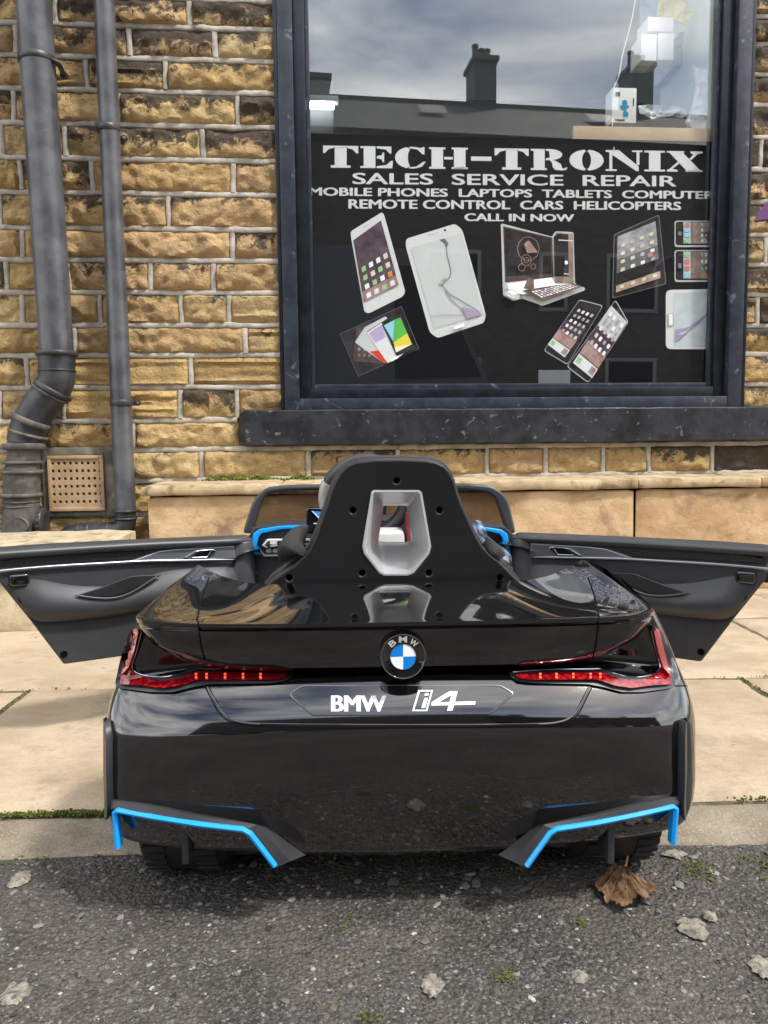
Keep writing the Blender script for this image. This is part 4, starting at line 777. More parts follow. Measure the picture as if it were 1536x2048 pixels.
# parked van on the near side of the road, behind the camera
vy = -3.0; vt = mir(760, 492, vy); vn = mir(1105, 640, vy)
van = empty('parked_van', (vn.x, vy, 0), 0, label='dark grey van parked behind the camera mirrored in the black sign', cat='van')
H = vt.z; m_van = mat('van_paint', (.10, .11, .13), .25, coat=.6); m_vg = mat('van_glass', (.01, .013, .015), .03); m_tyre = simple_noise_mat('tyre_rubber', (.010, .010, .011), (.018, .018, .019), 30, .55, .2, .001, 200); m_rim = mat('wheel_rim', (.35, .36, .38), .3, .8)
prof = [(0, .35), (0.02, .85), (-.10, 1.02), (-.75, 1.18), (-1.45, H-.12), (-1.75, H-.02), (-2.2, H), (-4.9, H), (-5.05, H-.15), (-5.08, .35)]
def extr(mb, prof, y0, y1, ins=.06):
    n_ = len(prof); ring_ = lambda y, k: [Vector((p[0]*(1) , y, p[1]-(k if p[1] > 1 else 0))) for p in prof]
    mb.grid([ring_(y0, .03)+[ring_(y0, .03)[0]], ring_(y0-ins if y0 < y1 else y0+ins, 0)+[ring_(y0, 0)[0]]]) if 0 else None
    A_, B2 = [Vector((p[0], y0, p[1])) for p in prof], [Vector((p[0], y1, p[1])) for p in prof]
    mb.add(A_+B2, [tuple(range(n_)), tuple(range(2*n_-1, n_-1, -1))] + [(i, (i+1) % n_, n_+(i+1) % n_, n_+i) for i in range(n_)])
m = MB(); extr(m, prof, 0, -1.85); m.build('body', m_van, van, 20)
for P in ([(-.85, 1.25), (-1.40, H-.22), (-1.85, H-.2), (-1.85, 1.22)], ):
    m = MB(); m.add([(x_, .012, z_) for x_, z_ in P], [(0, 1, 2, 3)]); m.build('side_window', m_vg, van)
m = MB(); m.box((-5.0, .002, .72), (-.3, .02, .80)); m.build('rubbing_strip', m_tyre, van)
for xx in (-.85, -4.1):
    m = MB(); m.lathe([(.2, -.1), (.32, -.1), (.34, -.06), (.34, .08), (.32, .1), (.2, .1)], Matrix.Translation((xx, -.02, .34)) @ Matrix.Rotation(R(90), 4, 'X'), 32, True); w_ = m.build('wheel', m_tyre, van); m = MB(); m.lathe([(.001, .06), (.2, .06), (.21, .09)], Matrix.Translation((xx, -.02, .34)) @ Matrix.Rotation(R(-90), 4, 'X'), 24); m.build('rim', m_rim, w_)
# ================================================================ THE RIDE-ON CAR
m_paint = mat('gloss_black_plastic', (.0045, .0045, .005), .10, coat=1.0, spec=.85)
n = N(m_paint); v = n.coord(False); n.set('Roughness', n.math('ADD', .06, n.math('MULTIPLY', n.step(n.noise(v, 40, 8, .7), .5, .8), .10)))
dust = n.math('MULTIPLY', n.step(n.noise(v, 620, 2, .6), .68, .80), .35); n.set('Base Color', n.mix(dust, c4(.0045, .0045, .005), c4(.20, .19, .17)))
m_satin = simple_noise_mat('satin_plastic', (.028, .029, .032), (.038, .039, .043), 12, .42, .06, .0006, 900)
m_satin2 = simple_noise_mat('door_plastic', (.036, .038, .042), (.050, .053, .058), 7, .42, .05, .0006, 700, lo=.4, hi=.7)
m_seat = simple_noise_mat('seat_plastic', (.0048, .0050, .0056), (.0075, .0078, .0088), 9, .44, .06, .0005, 800, spec=.4)
m_matte = simple_noise_mat('black_plastic', (.010, .010, .011), (.016, .016, .017), 20, .5, .1, .0006, 600)
m_blue = mat('blue_trim', (.0, .33, .90), .35, coat=.3)
m_silver = simple_noise_mat('silver_plastic', (.55, .555, .56), (.62, .625, .63), 8, .32, .03, .0004, 600); m_silver.node_tree.nodes['Principled BSDF'].inputs['Metallic'].default_value = .45
m_trim = mat('brushed_trim', (.34, .36, .40), .30, .75, coat=.3)
m_chrome = mat('chrome_line', (.55, .57, .60), .15, 1.0)
m_red = mat('red_lens', (.30, .004, .012), .06, coat=1, emis=(.8, .01, .02), estr=.025)
n = N(m_red); v = n.coord(False); vo = n.n('ShaderNodeTexVoronoi', {'Vector': v, 'Scale': 160.0}); n.set('Base Color', n.mix(n.step(vo.outputs['Distance'], .1, .7), c4(.42, .010, .016), c4(.13, .001, .004)))
m_pinklens = mat('clear_red_lens', (.50, .13, .13), .05, coat=1)
m_lit = mat('lit_led', (1, .2, .1), emis=(1, .09, .03), estr=.8)
m_white = mat('white_print', (.78, .82, .84), .35); m_wp = mat('white_plastic', (.60, .60, .59), .4)
m_tint = bpy.data.materials.new('tinted_screen'); m_tint.use_nodes = True; t = m_tint.node_tree; t.nodes.clear(); o_ = t.nodes.new('ShaderNodeOutputMaterial'); a_ = t.nodes.new('ShaderNodeMixShader'); b_ = t.nodes.new('ShaderNodeBsdfTransparent'); c_ = t.nodes.new('ShaderNodeBsdfPrincipled')
b_.inputs[0].default_value = c4(.60, .55, .49); c_.inputs['Base Color'].default_value = c4(.05, .045, .04); c_.inputs['Roughness'].default_value = .15; a_.inputs[0].default_value = .30
t.links.new(b_.outputs[0], a_.inputs[1]); t.links.new(c_.outputs[0], a_.inputs[2]); t.links.new(a_.outputs[0], o_.inputs[0])
car = empty('ride_on_car', CARF, label='glossy black electric ride-on toy car with both doors open, seen from behind', cat='toy car')
def lz(px, py, yl): return L(px, py, yl).z
# --- main shell: rows from top to bottom; (centre px y, centre depth, side px x, side px y)
rows = [(1252, .040, 277, 1232), (1300, .044, 248, 1296), (1338, .044, 230, 1342), (1349, .026, 222, 1366), (1376, .014, 216, 1384), (1412, .002, 210, 1410), (1446, -.006, 207, 1434), (1468, -.008, 206, 1452), (1500, -.008, 206, 1500),
        (1560, -.006, 207, 1556), (1620, .002, 211, 1604), (1670, .012, 219, 1636), (1700, .020, 228, 1650), (1710, .034, 240, 1656)]
YS = .078
ctl = [Vector((lz(804, a, b_), b_, -L(c, d, YS).x*.975)) for a, b_, c, d in rows]; zside = [lz(c, d, YS) for a, b_, c, d in rows]
ctl4 = [Vector((c.x, c.y, c.z, z)) for c, z in zip(ctl, zside)]
def cr4(P, nn):
    out = []
    for i in range(len(P)-1):
        a, b_, c, d = P[max(i-1, 0)], P[i], P[i+1], P[min(i+2, len(P)-1)]
        for k in range(nn): t_ = k/nn; out.append(.5*((2*b_)+(c-a)*t_+(2*a-5*b_+4*c-d)*t_*t_+(3*b_-a-3*c+d)*t_**3))
    return out + [P[-1]]
RW = cr4(ctl4, 5)
def side_curve(y):        # upper edge of the flank between lid corner and hump, then the sill
    a, b_ = L(278, 1226, .06), L(405, 1128, .23); t_ = min(max((y-.06)/.17, 0), 1)
    return -(a.x+(b_.x-a.x)*t_), a.z+(b_.z-a.z)*t_+.0005*math.sin(math.pi*t_)
NE = 3.3
def shell_col(s, row, ri, nr):
    """point of a row at parameter s: 0 centre .. 1 corner .. 2 end of the flank"""
    zc, yc, w, zs = row; v_ = ri/(nr-1)
    if s <= 1:
        a = s*math.pi/2; u = math.sin(a); x = w*u; y = YS-(YS-yc)*max(1-u**NE, 0)**(1/NE)
        z = zc+(zs-zc)*u**(2.2 if v_ < .7 else 1.5)
        if ri < 15 and .25 < u < .97:                                   # hollow beside the lamps
            k = math.sin(math.pi*min(max((u-.25)/.72, 0), 1))**1.0; y += .028*k*(1 if ri < 11 else (15-ri)/4)
    else:
        y = YS+(s-1)*.26; xt, zt = side_curve(y); zb = zs
        drop = max(0, (y-.235)/.10); topz = zt-(zt-.20)*min(drop, 1)**.6 if drop > 0 else zt
        f = (1-(zs-zside[-1])/(zside[0]-zside[-1])); f = min(max(f, 0), 1)
        c = (y-.160)/.096; arch = .084+.096*math.sqrt(1-c*c) if abs(c) < 1 else .0
        bot = max(zside[-1], arch); z = topz+(bot-topz)*f
        wt = xt+.004; x = wt+(w-wt)*min(1, (f*2.6)**.8) if f > 0 else wt
        bl = min((s-1)*4, 1); x = w*(1-bl)+x*bl
        z = (zs)*(1-bl)+z*bl
    return Vector((x, y, z))
ss = [i/34 for i in range(35)] + [1+i/16 for i in range(1, 17)]
nr = len(RW); half = [[shell_col(s, RW[r], r, nr) for s in ss] for r in range(nr)]
G2 = [[Vector((-p.x, p.y, p.z)) for p in reversed(h_[1:])] + h_ for h_ in half]
under = [Vector((p.x*.96, p.y+.012 if abs(p.x) < .3 else p.y, p.z+.006)) for p in G2[-1]]
m = MB(); m.grid(G2 + [under]); body = m.build('body', m_paint, car, 180)
sbv = BVHTree.FromPolygons([tuple(p) for p in m.v], [tuple(f) for f in m.f])
def hit(px, py, off=.0, bv=None):
    d = CARF.d(px, py); loc, nrm, _, _ = (bv or sbv).ray_cast(CARF.o, d)
    if loc is None: return None
    if nrm.dot(d) > 0: nrm = -nrm
    return loc - d*off
def mxp(x): return 2*(791+(x-235)/350*12)-x if x < 797 else x
def symline(P): return P, [(mxp(x), y) for x, y in P]
# --- boot lid: deck, lip and upper rear panel in one piece
LZ = lz(804, 1243, -.002); hc = L(405, 1128, .23)
NU = 72
def lip(u):               # lip edge
    x = -L(290, 1226, .055).x*math.sin(u*math.pi/2)
    c = max(1-abs(math.sin(u*math.pi/2))**3.6, 0)**(1/3.6); y = .062-(.064)*c
    return Vector((x-.007*abs(u)**3, y, LZ+(L(286, 1226, .055).z-LZ)*(1-c)))
zf = lz(793, 1166, .25)
def front(u):
    a = math.sin(abs(u)*math.pi/2)**1.0; x = -hc.x*a*(1 if u >= 0 else -1); k = max(0, (a-.58)/.42)
    return Vector((x-.005*a**3, .262-.035*a**3, zf+(hc.z-zf)*(k**2.6)))
g = []
for i in range(29):
    v_ = i/28; r_ = []
    for j in range(NU+1):
        u = -1+2*j/NU; a, b_ = lip(u), front(u); u = math.sin(u*math.pi/2)
        p = a.lerp(b_, v_); p.z += (.0075*math.sin(math.pi*v_)*(1-abs(u)**3)) - .013*math.sin(math.pi*v_)*math.exp(-((abs(u)-.66)/.15)**2) + .0005*math.sin(math.pi*v_)*abs(u)**3 - .004*math.exp(-((abs(u)-.78)/.09)**2)*math.sin(math.pi*min(v_*1.0, 1))
        r_.append(p)
    g.append(r_)
lipdn = []
for (pyc, yc, hp, pys) in [(1244.2, -.0045, 286, 1229), (1246.5, -.0045, 286, 1232), (1252, -.0030, 287, 1239), (1254, .0030, 289, 1242), (1257, .0040, 290, 1246), (1259, .0022, 291, 1249), (1290, .0045, 316, 1288), (1322, .0085, 368, 1316), (1333, .0115, 405, 1323), (1341, .042, 440, 1328)]:
    w = -L(hp, pys, .055).x; zc = lz(804, pyc, yc); zs = lz(hp, pys, .055); r_ = []
    for j in range(NU+1):
        u = -1+2*j/NU; x = w*math.sin(u*math.pi/2); c = max(1-abs(math.sin(u*math.pi/2))**3.6, 0)**(1/3.6)
        r_.append(Vector((x-.007*abs(u)**3, .066-(.066-yc)*c, zs+(zc-zs)*c)))
    lipdn.append(r_)
m = MB(); m.grid(list(reversed(g)) + lipdn); lid = m.build('boot_lid', m_paint, car, 38)
lbv = BVHTree.FromPolygons([tuple(p) for p in m.v], [tuple(f) for f in m.f])
fr_pts = [front(-1+2*j/NU) for j in range(NU+1)]
m = MB(); m.grid([fr_pts, [p+Vector((0, .004, -.006)) for p in fr_pts], [p+Vector((0, .0, -.12)) for p in fr_pts]]); m.build('deck_edge', m_matte, lid)
def seam(name, pts, bv, r, mt, par, off=-.0002, dn=5):
    P = []
    sp_ = smoothp([Vector((x, y, 0)) for x, y in pts], dn)
    for q in sp_:
        h_ = hit(q.x, q.y, off, bv)
        if h_: P.append(h_)
    if len(P) > 2:
        mm = MB(); mm.tube(P, r, 6); mm.build(name, mt, par, 60)
for P in symline([(396, 1243), (398, 1256), (402, 1290), (410, 1318)]) + symline([(394, 1240), (404, 1195), (418, 1156)]): seam('panel_seam', P, lbv, .0011, m_hole, lid)
for P in symline([(416, 1374), (430, 1400), (448, 1428), (480, 1444), (560, 1449), (800, 1450)]): seam('panel_seam', P, sbv, .0014, m_paint, body, .0005)
for P in symline([(410, 1374), (424, 1400), (442, 1430), (476, 1448), (560, 1454), (800, 1455)]): seam('panel_seam', P, sbv, .0008, m_hole, body)
for P in symline([(206, 1372), (232, 1372)]): seam('panel_seam', P, sbv, .0008, m_hole, body)
# projecting a px polygon on the shell and giving it thickness
def patch(name, poly, mt, par, base=-.001, th=.004, bv=None, dens=.010, bevel=0, flat_d=None, label=None):
    P = [Vector(p) for p in poly]; x0 = min(p.x for p in P); x1 = max(p.x for p in P); y0 = min(p.y for p in P); y1 = max(p.y for p in P)
    st = max(6, (x1-x0)/44); dense = []
    for i in range(len(P)):
        a, b_ = P[i], P[(i+1) % len(P)]; k = max(1, int((b_-a).length/8))
        for q in range(k): dense.append(a.lerp(b_, q/k))
    nb = len(dense); pts = list(dense); x = x0+st/2
    while x < x1:
        y = y0+st/2
        while y < y1: pts.append(Vector((x, y))); y += st
        x += st
    v2, _, f2, *_ = delaunay_2d_cdt(pts, [], [list(range(nb))], 1, 1e-4)
    top = [hit(q.x, q.y, th+base, bv) for q in v2]; bot = [hit(q.x, q.y, base-.004, bv) for q in v2]
    if any(t_ is None for t_ in top):
        good = [q for q in top if q]; 
        for i, t_ in enumerate(top):
            if t_ is None:
                j = min((k for k in range(len(top)) if top[k]), key=lambda k: (v2[k]-v2[i]).length); yy = top[j].y; top[i] = L(v2[i].x, v2[i].y, yy); bot[i] = top[i]+Vector((0, .008, 0))
    mm = MB(); mm.add(top, [tuple(f) for f in f2]); bm_edges = {}
    for f in f2:
        for i in range(len(f)):
            e = (f[i], f[(i+1) % len(f)]); k = tuple(sorted(e)); bm_edges[k] = None if k in bm_edges else e
    nv = len(top); mm.v += bot
    for k, e in bm_edges.items():
        if e: mm.f.append((e[0], e[0]+nv, e[1]+nv, e[1])); mm.i.append(0)
    return mm.build(name, mt, par, 40, label=label)
def mirp(P): return [(mxp(x), y) for x, y in reversed(P)]
# --- tail lamps
for side in (0, 1):
    f = (lambda P: P) if side == 0 else mirp
    house = [(268, 1252), (283, 1256), (275, 1300), (264, 1338), (285, 1352), (322, 1356), (350, 1349), (380, 1339), (410, 1339), (560, 1342), (588, 1344), (586, 1352), (570, 1362), (540, 1366), (420, 1368), (385, 1374), (345, 1384), (300, 1384), (236, 1376), (230, 1368), (240, 1320), (256, 1270)]
    tl_ = patch('tail_lamp', f(rnd(house, 6, 3)), m_satin, body, 0, .004, label='left red tail lamp' if side == 0 else 'right red tail lamp')
    lens = [(266, 1256), (279, 1260), (270, 1305), (260, 1336), (268, 1346), (300, 1358), (330, 1360), (360, 1354), (392, 1343), (415, 1343), (575, 1347), (568, 1356), (540, 1359), (415, 1359), (395, 1360), (360, 1371), (325, 1376), (285, 1371), (240, 1368), (238, 1360), (246, 1330), (258, 1285)]
    patch('lens', f(rnd(lens, 4, 3)), m_red, tl_, .002, .0075)
    patch('clear_lens', f(rnd([(265, 1258), (277, 1262), (268, 1302), (257, 1334), (247, 1345), (242, 1350), (248, 1325), (259, 1285)], 3, 2)), m_pinklens, tl_, .007, .012)
    for x in (392, 413, 450, 486, 521):
        x = x if side == 0 else mxp(x)
        for dy in (-3.0, 3.5):
            h_ = hit(x, 1351+dy, .0115)
            if h_: q = MB(); q.box(h_-Vector((.0012, .0006, .0010)), h_+Vector((.0012, .0012, .0010)), .0004); q.build('led', m_lit, tl_)
    P = smoothp([Vector((x, y, 0)) for x, y in ((283, 1262), (272, 1305), (264, 1336), (285, 1350), (325, 1354), (360, 1347), (392, 1338), (415, 1338), (500, 1339), (580, 1344))], 5)
    P = [hit(q.x if side == 0 else mxp(q.x), q.y, .0045) for q in P]; q = MB(); q.tube([p for p in P if p], .0007, 6); q.build('lamp_edging', m_chrome, tl_)
# plate recess and lettering
plate = [(578, 1389), (604, 1372), (1000, 1371), (1028, 1387), (980, 1427), (625, 1430)]
pl = patch('plate_panel', rnd(plate, 8, 4), m_paint, body, 0, .0012)
P = rnd(plate, 8, 4); P = [hit(x, y, .0012) for x, y in P + [P[0]]]; q = MB(); q.tube([p for p in P if p], .0011, 6, caps=False); q.build('plate_edging', mat('grey_edging', (.16, .165, .18), .25, .6), pl)
def badge_text(s, x0, y0, x1, y1, bold, par, mt, off=.0016, shear=0):
    uv, f = text_mesh(s, 0, shear=shear); mm = MB()
    for q_, dx_ in enumerate((-2.0, 2.0, -1.0, 1.0)): mm.add([hit(x0+(x1-x0)*u+dx_, y1+(y0-y1)*w, off+.0001*q_) for u, w in uv], f)
    return mm.build('lettering', mt, par, None)
badge_text('BMW', 664, 1391, 771, 1423, .045, pl, m_white)
def badge_poly(polys, par, mt, off=.0026):
    mm = MB()
    for P in polys:
        P = [tuple(Vector(P[i]).lerp(Vector(P[(i+1) % len(P)]), k/6)) for i in range(len(P)) for k in range(6)]
        v_ = [hit(x, y, off) for x, y in P]; mm.add(v_, [tuple(t_) for t_ in mathutils.geometry.tessellate_polygon([[Vector((x, y, 0)) for x, y in P]])])
    return mm.build('lettering', mt, par, None)
Z = lambda P: [(560+x/3.072, 1240+y/3.072) for x, y in P]
badge_poly([Z([(850, 430), (940, 430), (928, 440), (860, 440)]), Z([(940, 430), (905, 560), (896, 551), (928, 440)]), Z([(905, 560), (812, 560), (825, 551), (896, 551)]), Z([(812, 560), (850, 430), (860, 440), (825, 551)]),
            Z([(888, 478), (910, 478), (892, 540), (868, 540)]), Z([(892, 448), (915, 448), (910, 466), (887, 466)]),
            Z([(1042, 437), (1072, 437), (1064, 455), (985, 500), (960, 512), (930, 522), (932, 504)]), Z([(931, 506), (1202, 499), (1198, 520), (929, 526)]), Z([(1060, 437), (1092, 437), (1060, 556), (1026, 558)])], pl, m_white)
# roundel
rc = L(806, 1312, -.003); rM = Matrix.Translation(rc) @ Matrix.Rotation(R(90-3), 4, 'X'); rR = 45/FPX*.822
bd = MB(); bd.lathe([(rR*.99, -.012), (rR*.99, .002), (rR*.97, .0032), (rR*.94, .0026), (.0005, .0026)], rM, 56); bdg = bd.build('roundel_badge', m_paint, car, 40)
q = MB(); q.lathe([(rR*.945, .0024), (rR*.955, .0038), (rR*.985, .0038), (rR*1.0, .0020)], rM, 56); q.build('badge_ring', mat('pewter_ring', (.30, .28, .25), .3, .9), bdg, 60)
for k in range(4):
    q = MB(); r_ = rR*.555; a0 = k*90; P = [(0, 0)] + arc(0, 0, r_, r_, a0+.8, a0+89.2, 12); q.add([rM @ Vector((x, y, .0032)) for x, y in P] , [tuple(range(len(P)))]); q.build('badge_quarter', m_white if k % 2 == 0 else mat('badge_blue', (.0, .19, .62), .25, coat=.5), bdg, None)
q = MB(); q.lathe([(rR*.555, .0026), (rR*.56, .0038), (rR*.575, .0038), (rR*.58, .0026)], rM, 48); q.build('badge_ring', m_chrome, bdg)
m_bl = mat('badge_letter_grey', (.42, .40, .37), .4)
for ch, an in (('B', 128), ('M', 90), ('W', 52)):
    uv, f = text_mesh(ch, .03); q = MB(); a = R(an); c = Vector((math.cos(a), math.sin(a)))*rR*.765; tx = Vector((math.sin(a), -math.cos(a))); ty = Vector((math.cos(a), math.sin(a))); w_ = rR*(.30 if ch == 'B' else .36); h_ = rR*.27
    q.add([rM @ Vector((*(c+tx*(u-.5)*w_+ty*(v_-.5)*h_), .0033)) for u, v_ in uv], f); q.build('badge_letter', m_bl, bdg, None)
# --- lower corner wings with blue trim
for side in (0, 1):
    sx = 1 if side == 0 else -1
    def q3(px, py, y): p = L(px, py, y); return Vector((p.x*1.0, p.y, p.z)) if side == 0 else Vector((p.x, p.y, p.z))
    X = (lambda x: x) if side == 0 else mxp
    dy_ = 0 if side == 0 else -8
    dtab = {}
    def dep(x):
        x = min(max(x, 222), 620); k = round(x/6)*6
        for kk_ in (k, k+6):
            if kk_ not in dtab:
                h_ = hit(X(kk_), 1600); dtab[kk_] = h_.y if h_ else .045
        k0 = math.floor(x/6)*6
        for kk_ in (k0, k0+6):
            if kk_ not in dtab:
                h_ = hit(X(kk_), 1600); dtab[kk_] = h_.y if h_ else .045
        t_ = (x-k0)/6; return dtab[k0]*(1-t_)+dtab[k0+6]*t_ - .003
    # cowl: loft between upper root line, ridge and trim line
    root = [(214, 1592), (226, 1588), (300, 1600), (400, 1624), (520, 1650), (548, 1664), (585, 1692), (612, 1710)]
    ridge = [(218, 1606), (230, 1602), (300, 1612), (400, 1632), (505, 1648), (516, 1654), (560, 1700), (582, 1722)]
    trim = [(224, 1622), (233, 1617), (300, 1629), (400, 1646), (488, 1656), (500, 1662), (530, 1700), (556, 1734)]
    def ln(P, do, extra=0): return [Vector((X(x), y+dy_*max(0, (500-x)/280) if x < 500 else y, dep(x)+do)) for x, y in P]
    L1, L2, L3 = ln(root, .016), ln(ridge, -.003), ln(trim, -.006); inner = ln([(x+ (4 if x < 230 else 0), y+7) for x, y in trim], .012)
    R_ = []
    for Ln in (L1, L2, L3, inner):
        S_ = smoothp(Ln, 6); R_.append([L(p.x, p.y, p.z) for p in S_])
    mm = MB(); mm.grid(R_); wing = mm.build('bumper_wing', m_satin, body, 30)
    # blue strip: a flat bar following the opening
    bl = [(235, 1697), (229, 1626), (236, 1622), (300, 1634), (400, 1650), (486, 1660), (500, 1668), (525, 1700), (550, 1733)]
    B3 = []
    for i, (x, y) in enumerate(bl):
        yy = y + (dy_*max(0, (500-x)/280) if x < 500 else 0); B3.append(Vector((X(x), yy, dep(max(x, 229))-.0075)))
    out = []
    for a, b_ in zip(B3[:-1], B3[1:]):
        k = 8
        for i in range(k): out.append(a.lerp(b_, i/k))
    out.append(B3[-1]); ptsl = [L(p.x, p.y, p.z) for p in out]
    n_ = len(ptsl); rowsb = [[], [], [], [], []]
    for i in range(n_):
        t_ = (ptsl[min(i+2, n_-1)]-ptsl[max(i-2, 0)]); t_ = Vector((t_.x, 0, t_.z)).normalized(); nn_ = Vector((-t_.z, 0, t_.x)); w_ = .0030
        for k, (o1, o2) in enumerate([(-w_, .010), (-w_, 0), (0, -.0022), (w_, 0), (w_, .010)]): rowsb[k].append(ptsl[i]+nn_*o1+Vector((0, o2, 0)))
    mm = MB(); mm.grid(rowsb); mm.add([r[0] for r in rowsb], [(0, 1, 2, 3, 4)]); mm.add([r[-1] for r in rowsb], [(0, 1, 2, 3, 4)]); mm.build('blue_trim', m_blue, wing, 40)
    for x0_, w_ in ((370, 10),):
        a, b_ = L(X(x0_), 1650, .02), L(X(x0_), 1716, .03); mm = MB(); mm.box((a.x-.004, .016, b_.z), (a.x+.004, .05, a.z), .002); mm.build('diffuser_fin', m_satin, wing)
    # tall side fin
    fin = []
    for y, wd_ in ((1436, 2), (1440, 5), (1470, 7), (1540, 7), (1600, 7), (1622, 6), (1632, 2)):
        b0_ = 213 if y < 1600 else 215; c0, c1 = hit(X(b0_), y, 0) or L(X(b0_), y, .06), hit(X(b0_+wd_*1.7+1), y, 0) or L(X(b0_+wd_*1.7+1), y, .05); fin.append([c0+Vector((0, .01, 0)), c0+Vector(((-.003 if side == 0 else .003), -.002, 0)), (c0+c1)/2+Vector((0, -.012, 0)), c1+Vector((0, -.003, 0)), c1+Vector((0, .01, 0))])
    mm = MB(); mm.grid(fin); mm.build('side_fin', m_satin, body, 60)
# underside and chassis
m = MB(); m.box((-.27, .05, .062), (.27, 1.06, .10), .01); m.build('chassis', m_matte, car)
# --- wheels
def wheel(x, y, r, w, s):
    M_ = Matrix.Translation((x, y, r)) @ Matrix.Rotation(R(90), 4, 'Y'); mm = MB()
    mm.lathe([(r*.62, -w/2), (r*.88, -w/2), (r*.95, -w*.44), (r*.985, -w*.34), (r, -w*.2), (r, w*.2), (r*.985, w*.34), (r*.95, w*.44), (r*.88, w/2), (r*.62, w/2)], M_, 64, True)
    for k in range(40):
        for sg, off in ((-1, 0), (1, .5)):
            a = (k+off)/40*6.2832; c = Vector((math.cos(a)*r*1.0, math.sin(a)*r*1.0, sg*w*.30)); T_ = Matrix.Translation(c) @ Matrix.Rotation(a, 4, 'Z'); q = MB(); q.box((-.003, -.0042, -w*.13), (.0022, .0042, w*.13)); mm.add([M_ @ (T_ @ p) for p in q.v], q.f)
    t_ = mm.build('wheel', m_tyre, car, 40); q = MB(); q.lathe([(.001, s*w*.42), (r*.18, s*w*.46), (r*.2, s*w*.36), (r*.52, s*w*.34), (r*.6, s*w*.50), (r*.64, s*w*.46)], M_, 40)
    for k in range(5):
        a = k/5*6.2832; T_ = Matrix.Rotation(a, 4, 'Z'); b2 = MB(); b2.box((r*.15, -.006, s*w*.36-.004), (r*.6, .006, s*w*.36+.006), .002); q.add([M_ @ (T_ @ p) for p in b2.v], b2.f)
    q.build('rim', m_rim, t_, 40)
for x, s in ((-.262, -1), (.262, 1)): wheel(x, .146, .088, .098, s); wheel(x, .90, .088, .085, s)
# --- front body, sills, floor
m = MB(); g = []
for (y, w, zt, zs_) in [(.66, .305, .335, .27), (.74, .325, .345, .28), (.85, .33, .340, .27), (1.0, .32, .31, .24), (1.08, .29, .27, .2), (1.12, .24, .20, .16)]:
    r_ = []
    for k in range(25):
        a = -1+2*k/24; x = w*math.sin(a*math.pi/2)*1.0; e = abs(a); z = zt-(zt-zs_)*e**4
        r_.append(Vector((x, y, z)))
    r_ = [Vector((-w, y, .17 if .80 < y < 1.0 else .07))] + r_ + [Vector((w, y, .17 if .80 < y < 1.0 else .07))]; g.append(r_)
g.append([Vector((p.x, 1.125, .07)) for p in g[-1]]); m.grid(g); m.build('bonnet', m_paint, car, 50)
for s in (-1, 1):
    m = MB(); m.box((s*.30-.03, .30, .07), (s*.30+.03, .70, .16), .012); m.build('sill', m_paint, car)
m = MB(); m.box((-.27, .27, .10), (.27, .70, .115), .003); m.box((-.15, .30, .115), (.15, .52, .20), .02); m.build('cabin_floor', m_matte, car)
# --- dashboard, controls, windscreen
DYY = .70
m = MB(); P = [L(x, y, DYY) for x, y in ((497, 1073), (512, 1056), (640, 1047), (780, 1040), (900, 1047), (1010, 1056), (1030, 1075), (1030, 1170), (497, 1170))]
m.add(P + [p+Vector((0, .05, .006)) for p in P], [tuple(range(9)), tuple(range(17, 8, -1))] + [(i, (i+1) % 9, 9+(i+1) % 9, 9+i) for i in range(9)]); dash = m.build('dashboard', m_satin, car, 30)
dF = lambda P, y: [L(a, b_, y) for a, b_ in P]
def slabp(name, P, y, th, mt, par, bev=.0015, holes=(), **k):
    """a plate facing the rear, outline given by sight lines at depth y"""
    pl_ = [[(q.x, q.z) for q in dF(H_, y)] for H_ in [P, *holes]]; v_, f_ = curve_plate(pl_, th/2, bev); mm = MB(); mm.add([(p[0], y + p[2], p[1]) for p in v_], f_); return mm.build(name, mt, par, 30, **k)
bl1 = [(499, 1108), (508, 1066), (520, 1058), (560, 1052), (612, 1050), (612, 1055), (562, 1058), (524, 1066), (518, 1074), (511, 1100), (524, 1104), (524, 1109)]
slabp('dash_trim', bl1, DYY-.008, .012, m_blue, dash); slabp('dash_trim', [(1022-(x-499)*.96, y+1) for x, y in reversed(bl1)], DYY-.008, .012, m_blue, dash)
ct = [(519, 1098), (534, 1078), (620, 1077), (640, 1112), (528, 1112)]; cti = [(523, 1098), (537, 1082), (618, 1081), (634, 1108), (531, 1108)]
slabp('control_panel', rnd(cti, 2), DYY-.012, .012, m_satin2, dash); cp = slabp('control_surround', rnd(ct, 3), DYY-.014, .012, m_wp, dash, holes=[rnd(cti, 2)])
for k in range(5): x = 532+k*13.5; slabp('button', rnd([(x, 1097), (x+11, 1096), (x+11, 1105), (x, 1105)], 2), DYY-.020, .006, m_wp, cp, .0008)
slabp('socket', [(540, 1083), (554, 1083), (554, 1088), (540, 1088)], DYY-.0195, .004, m_wp, cp, .0004); slabp('socket', [(563, 1084), (567, 1084), (567, 1088), (563, 1088)], DYY-.0195, .004, m_hole, cp, .0004)
sc = slabp('screen', rnd([(613, 1018), (616, 1014), (668, 1015), (668, 1066), (612, 1066)], 3), DYY-.05, .03, m_paint, dash, .003)
slabp('display', [(617, 1021), (664, 1021), (664, 1050), (616, 1050)], DYY-.0668, .001, mat('display_glass', (.004, .005, .008), .08), sc, 0)
slabp('display_graphic', [(624, 1022), (650, 1024), (640, 1038)], DYY-.0680, .0006, mat('display_blue', (.02, .18, .5), .3, emis=(.05, .3, .8), estr=.25), sc, 0); slabp('display_graphic', [(623, 1022), (625.5, 1022), (641, 1037), (639, 1039)], DYY-.0685, .0006, m_white, sc, 0); slabp('display_graphic', [(627, 1046), (640, 1046), (640, 1048), (627, 1048)], DYY-.0685, .0006, m_white, sc, 0)
WY = .80
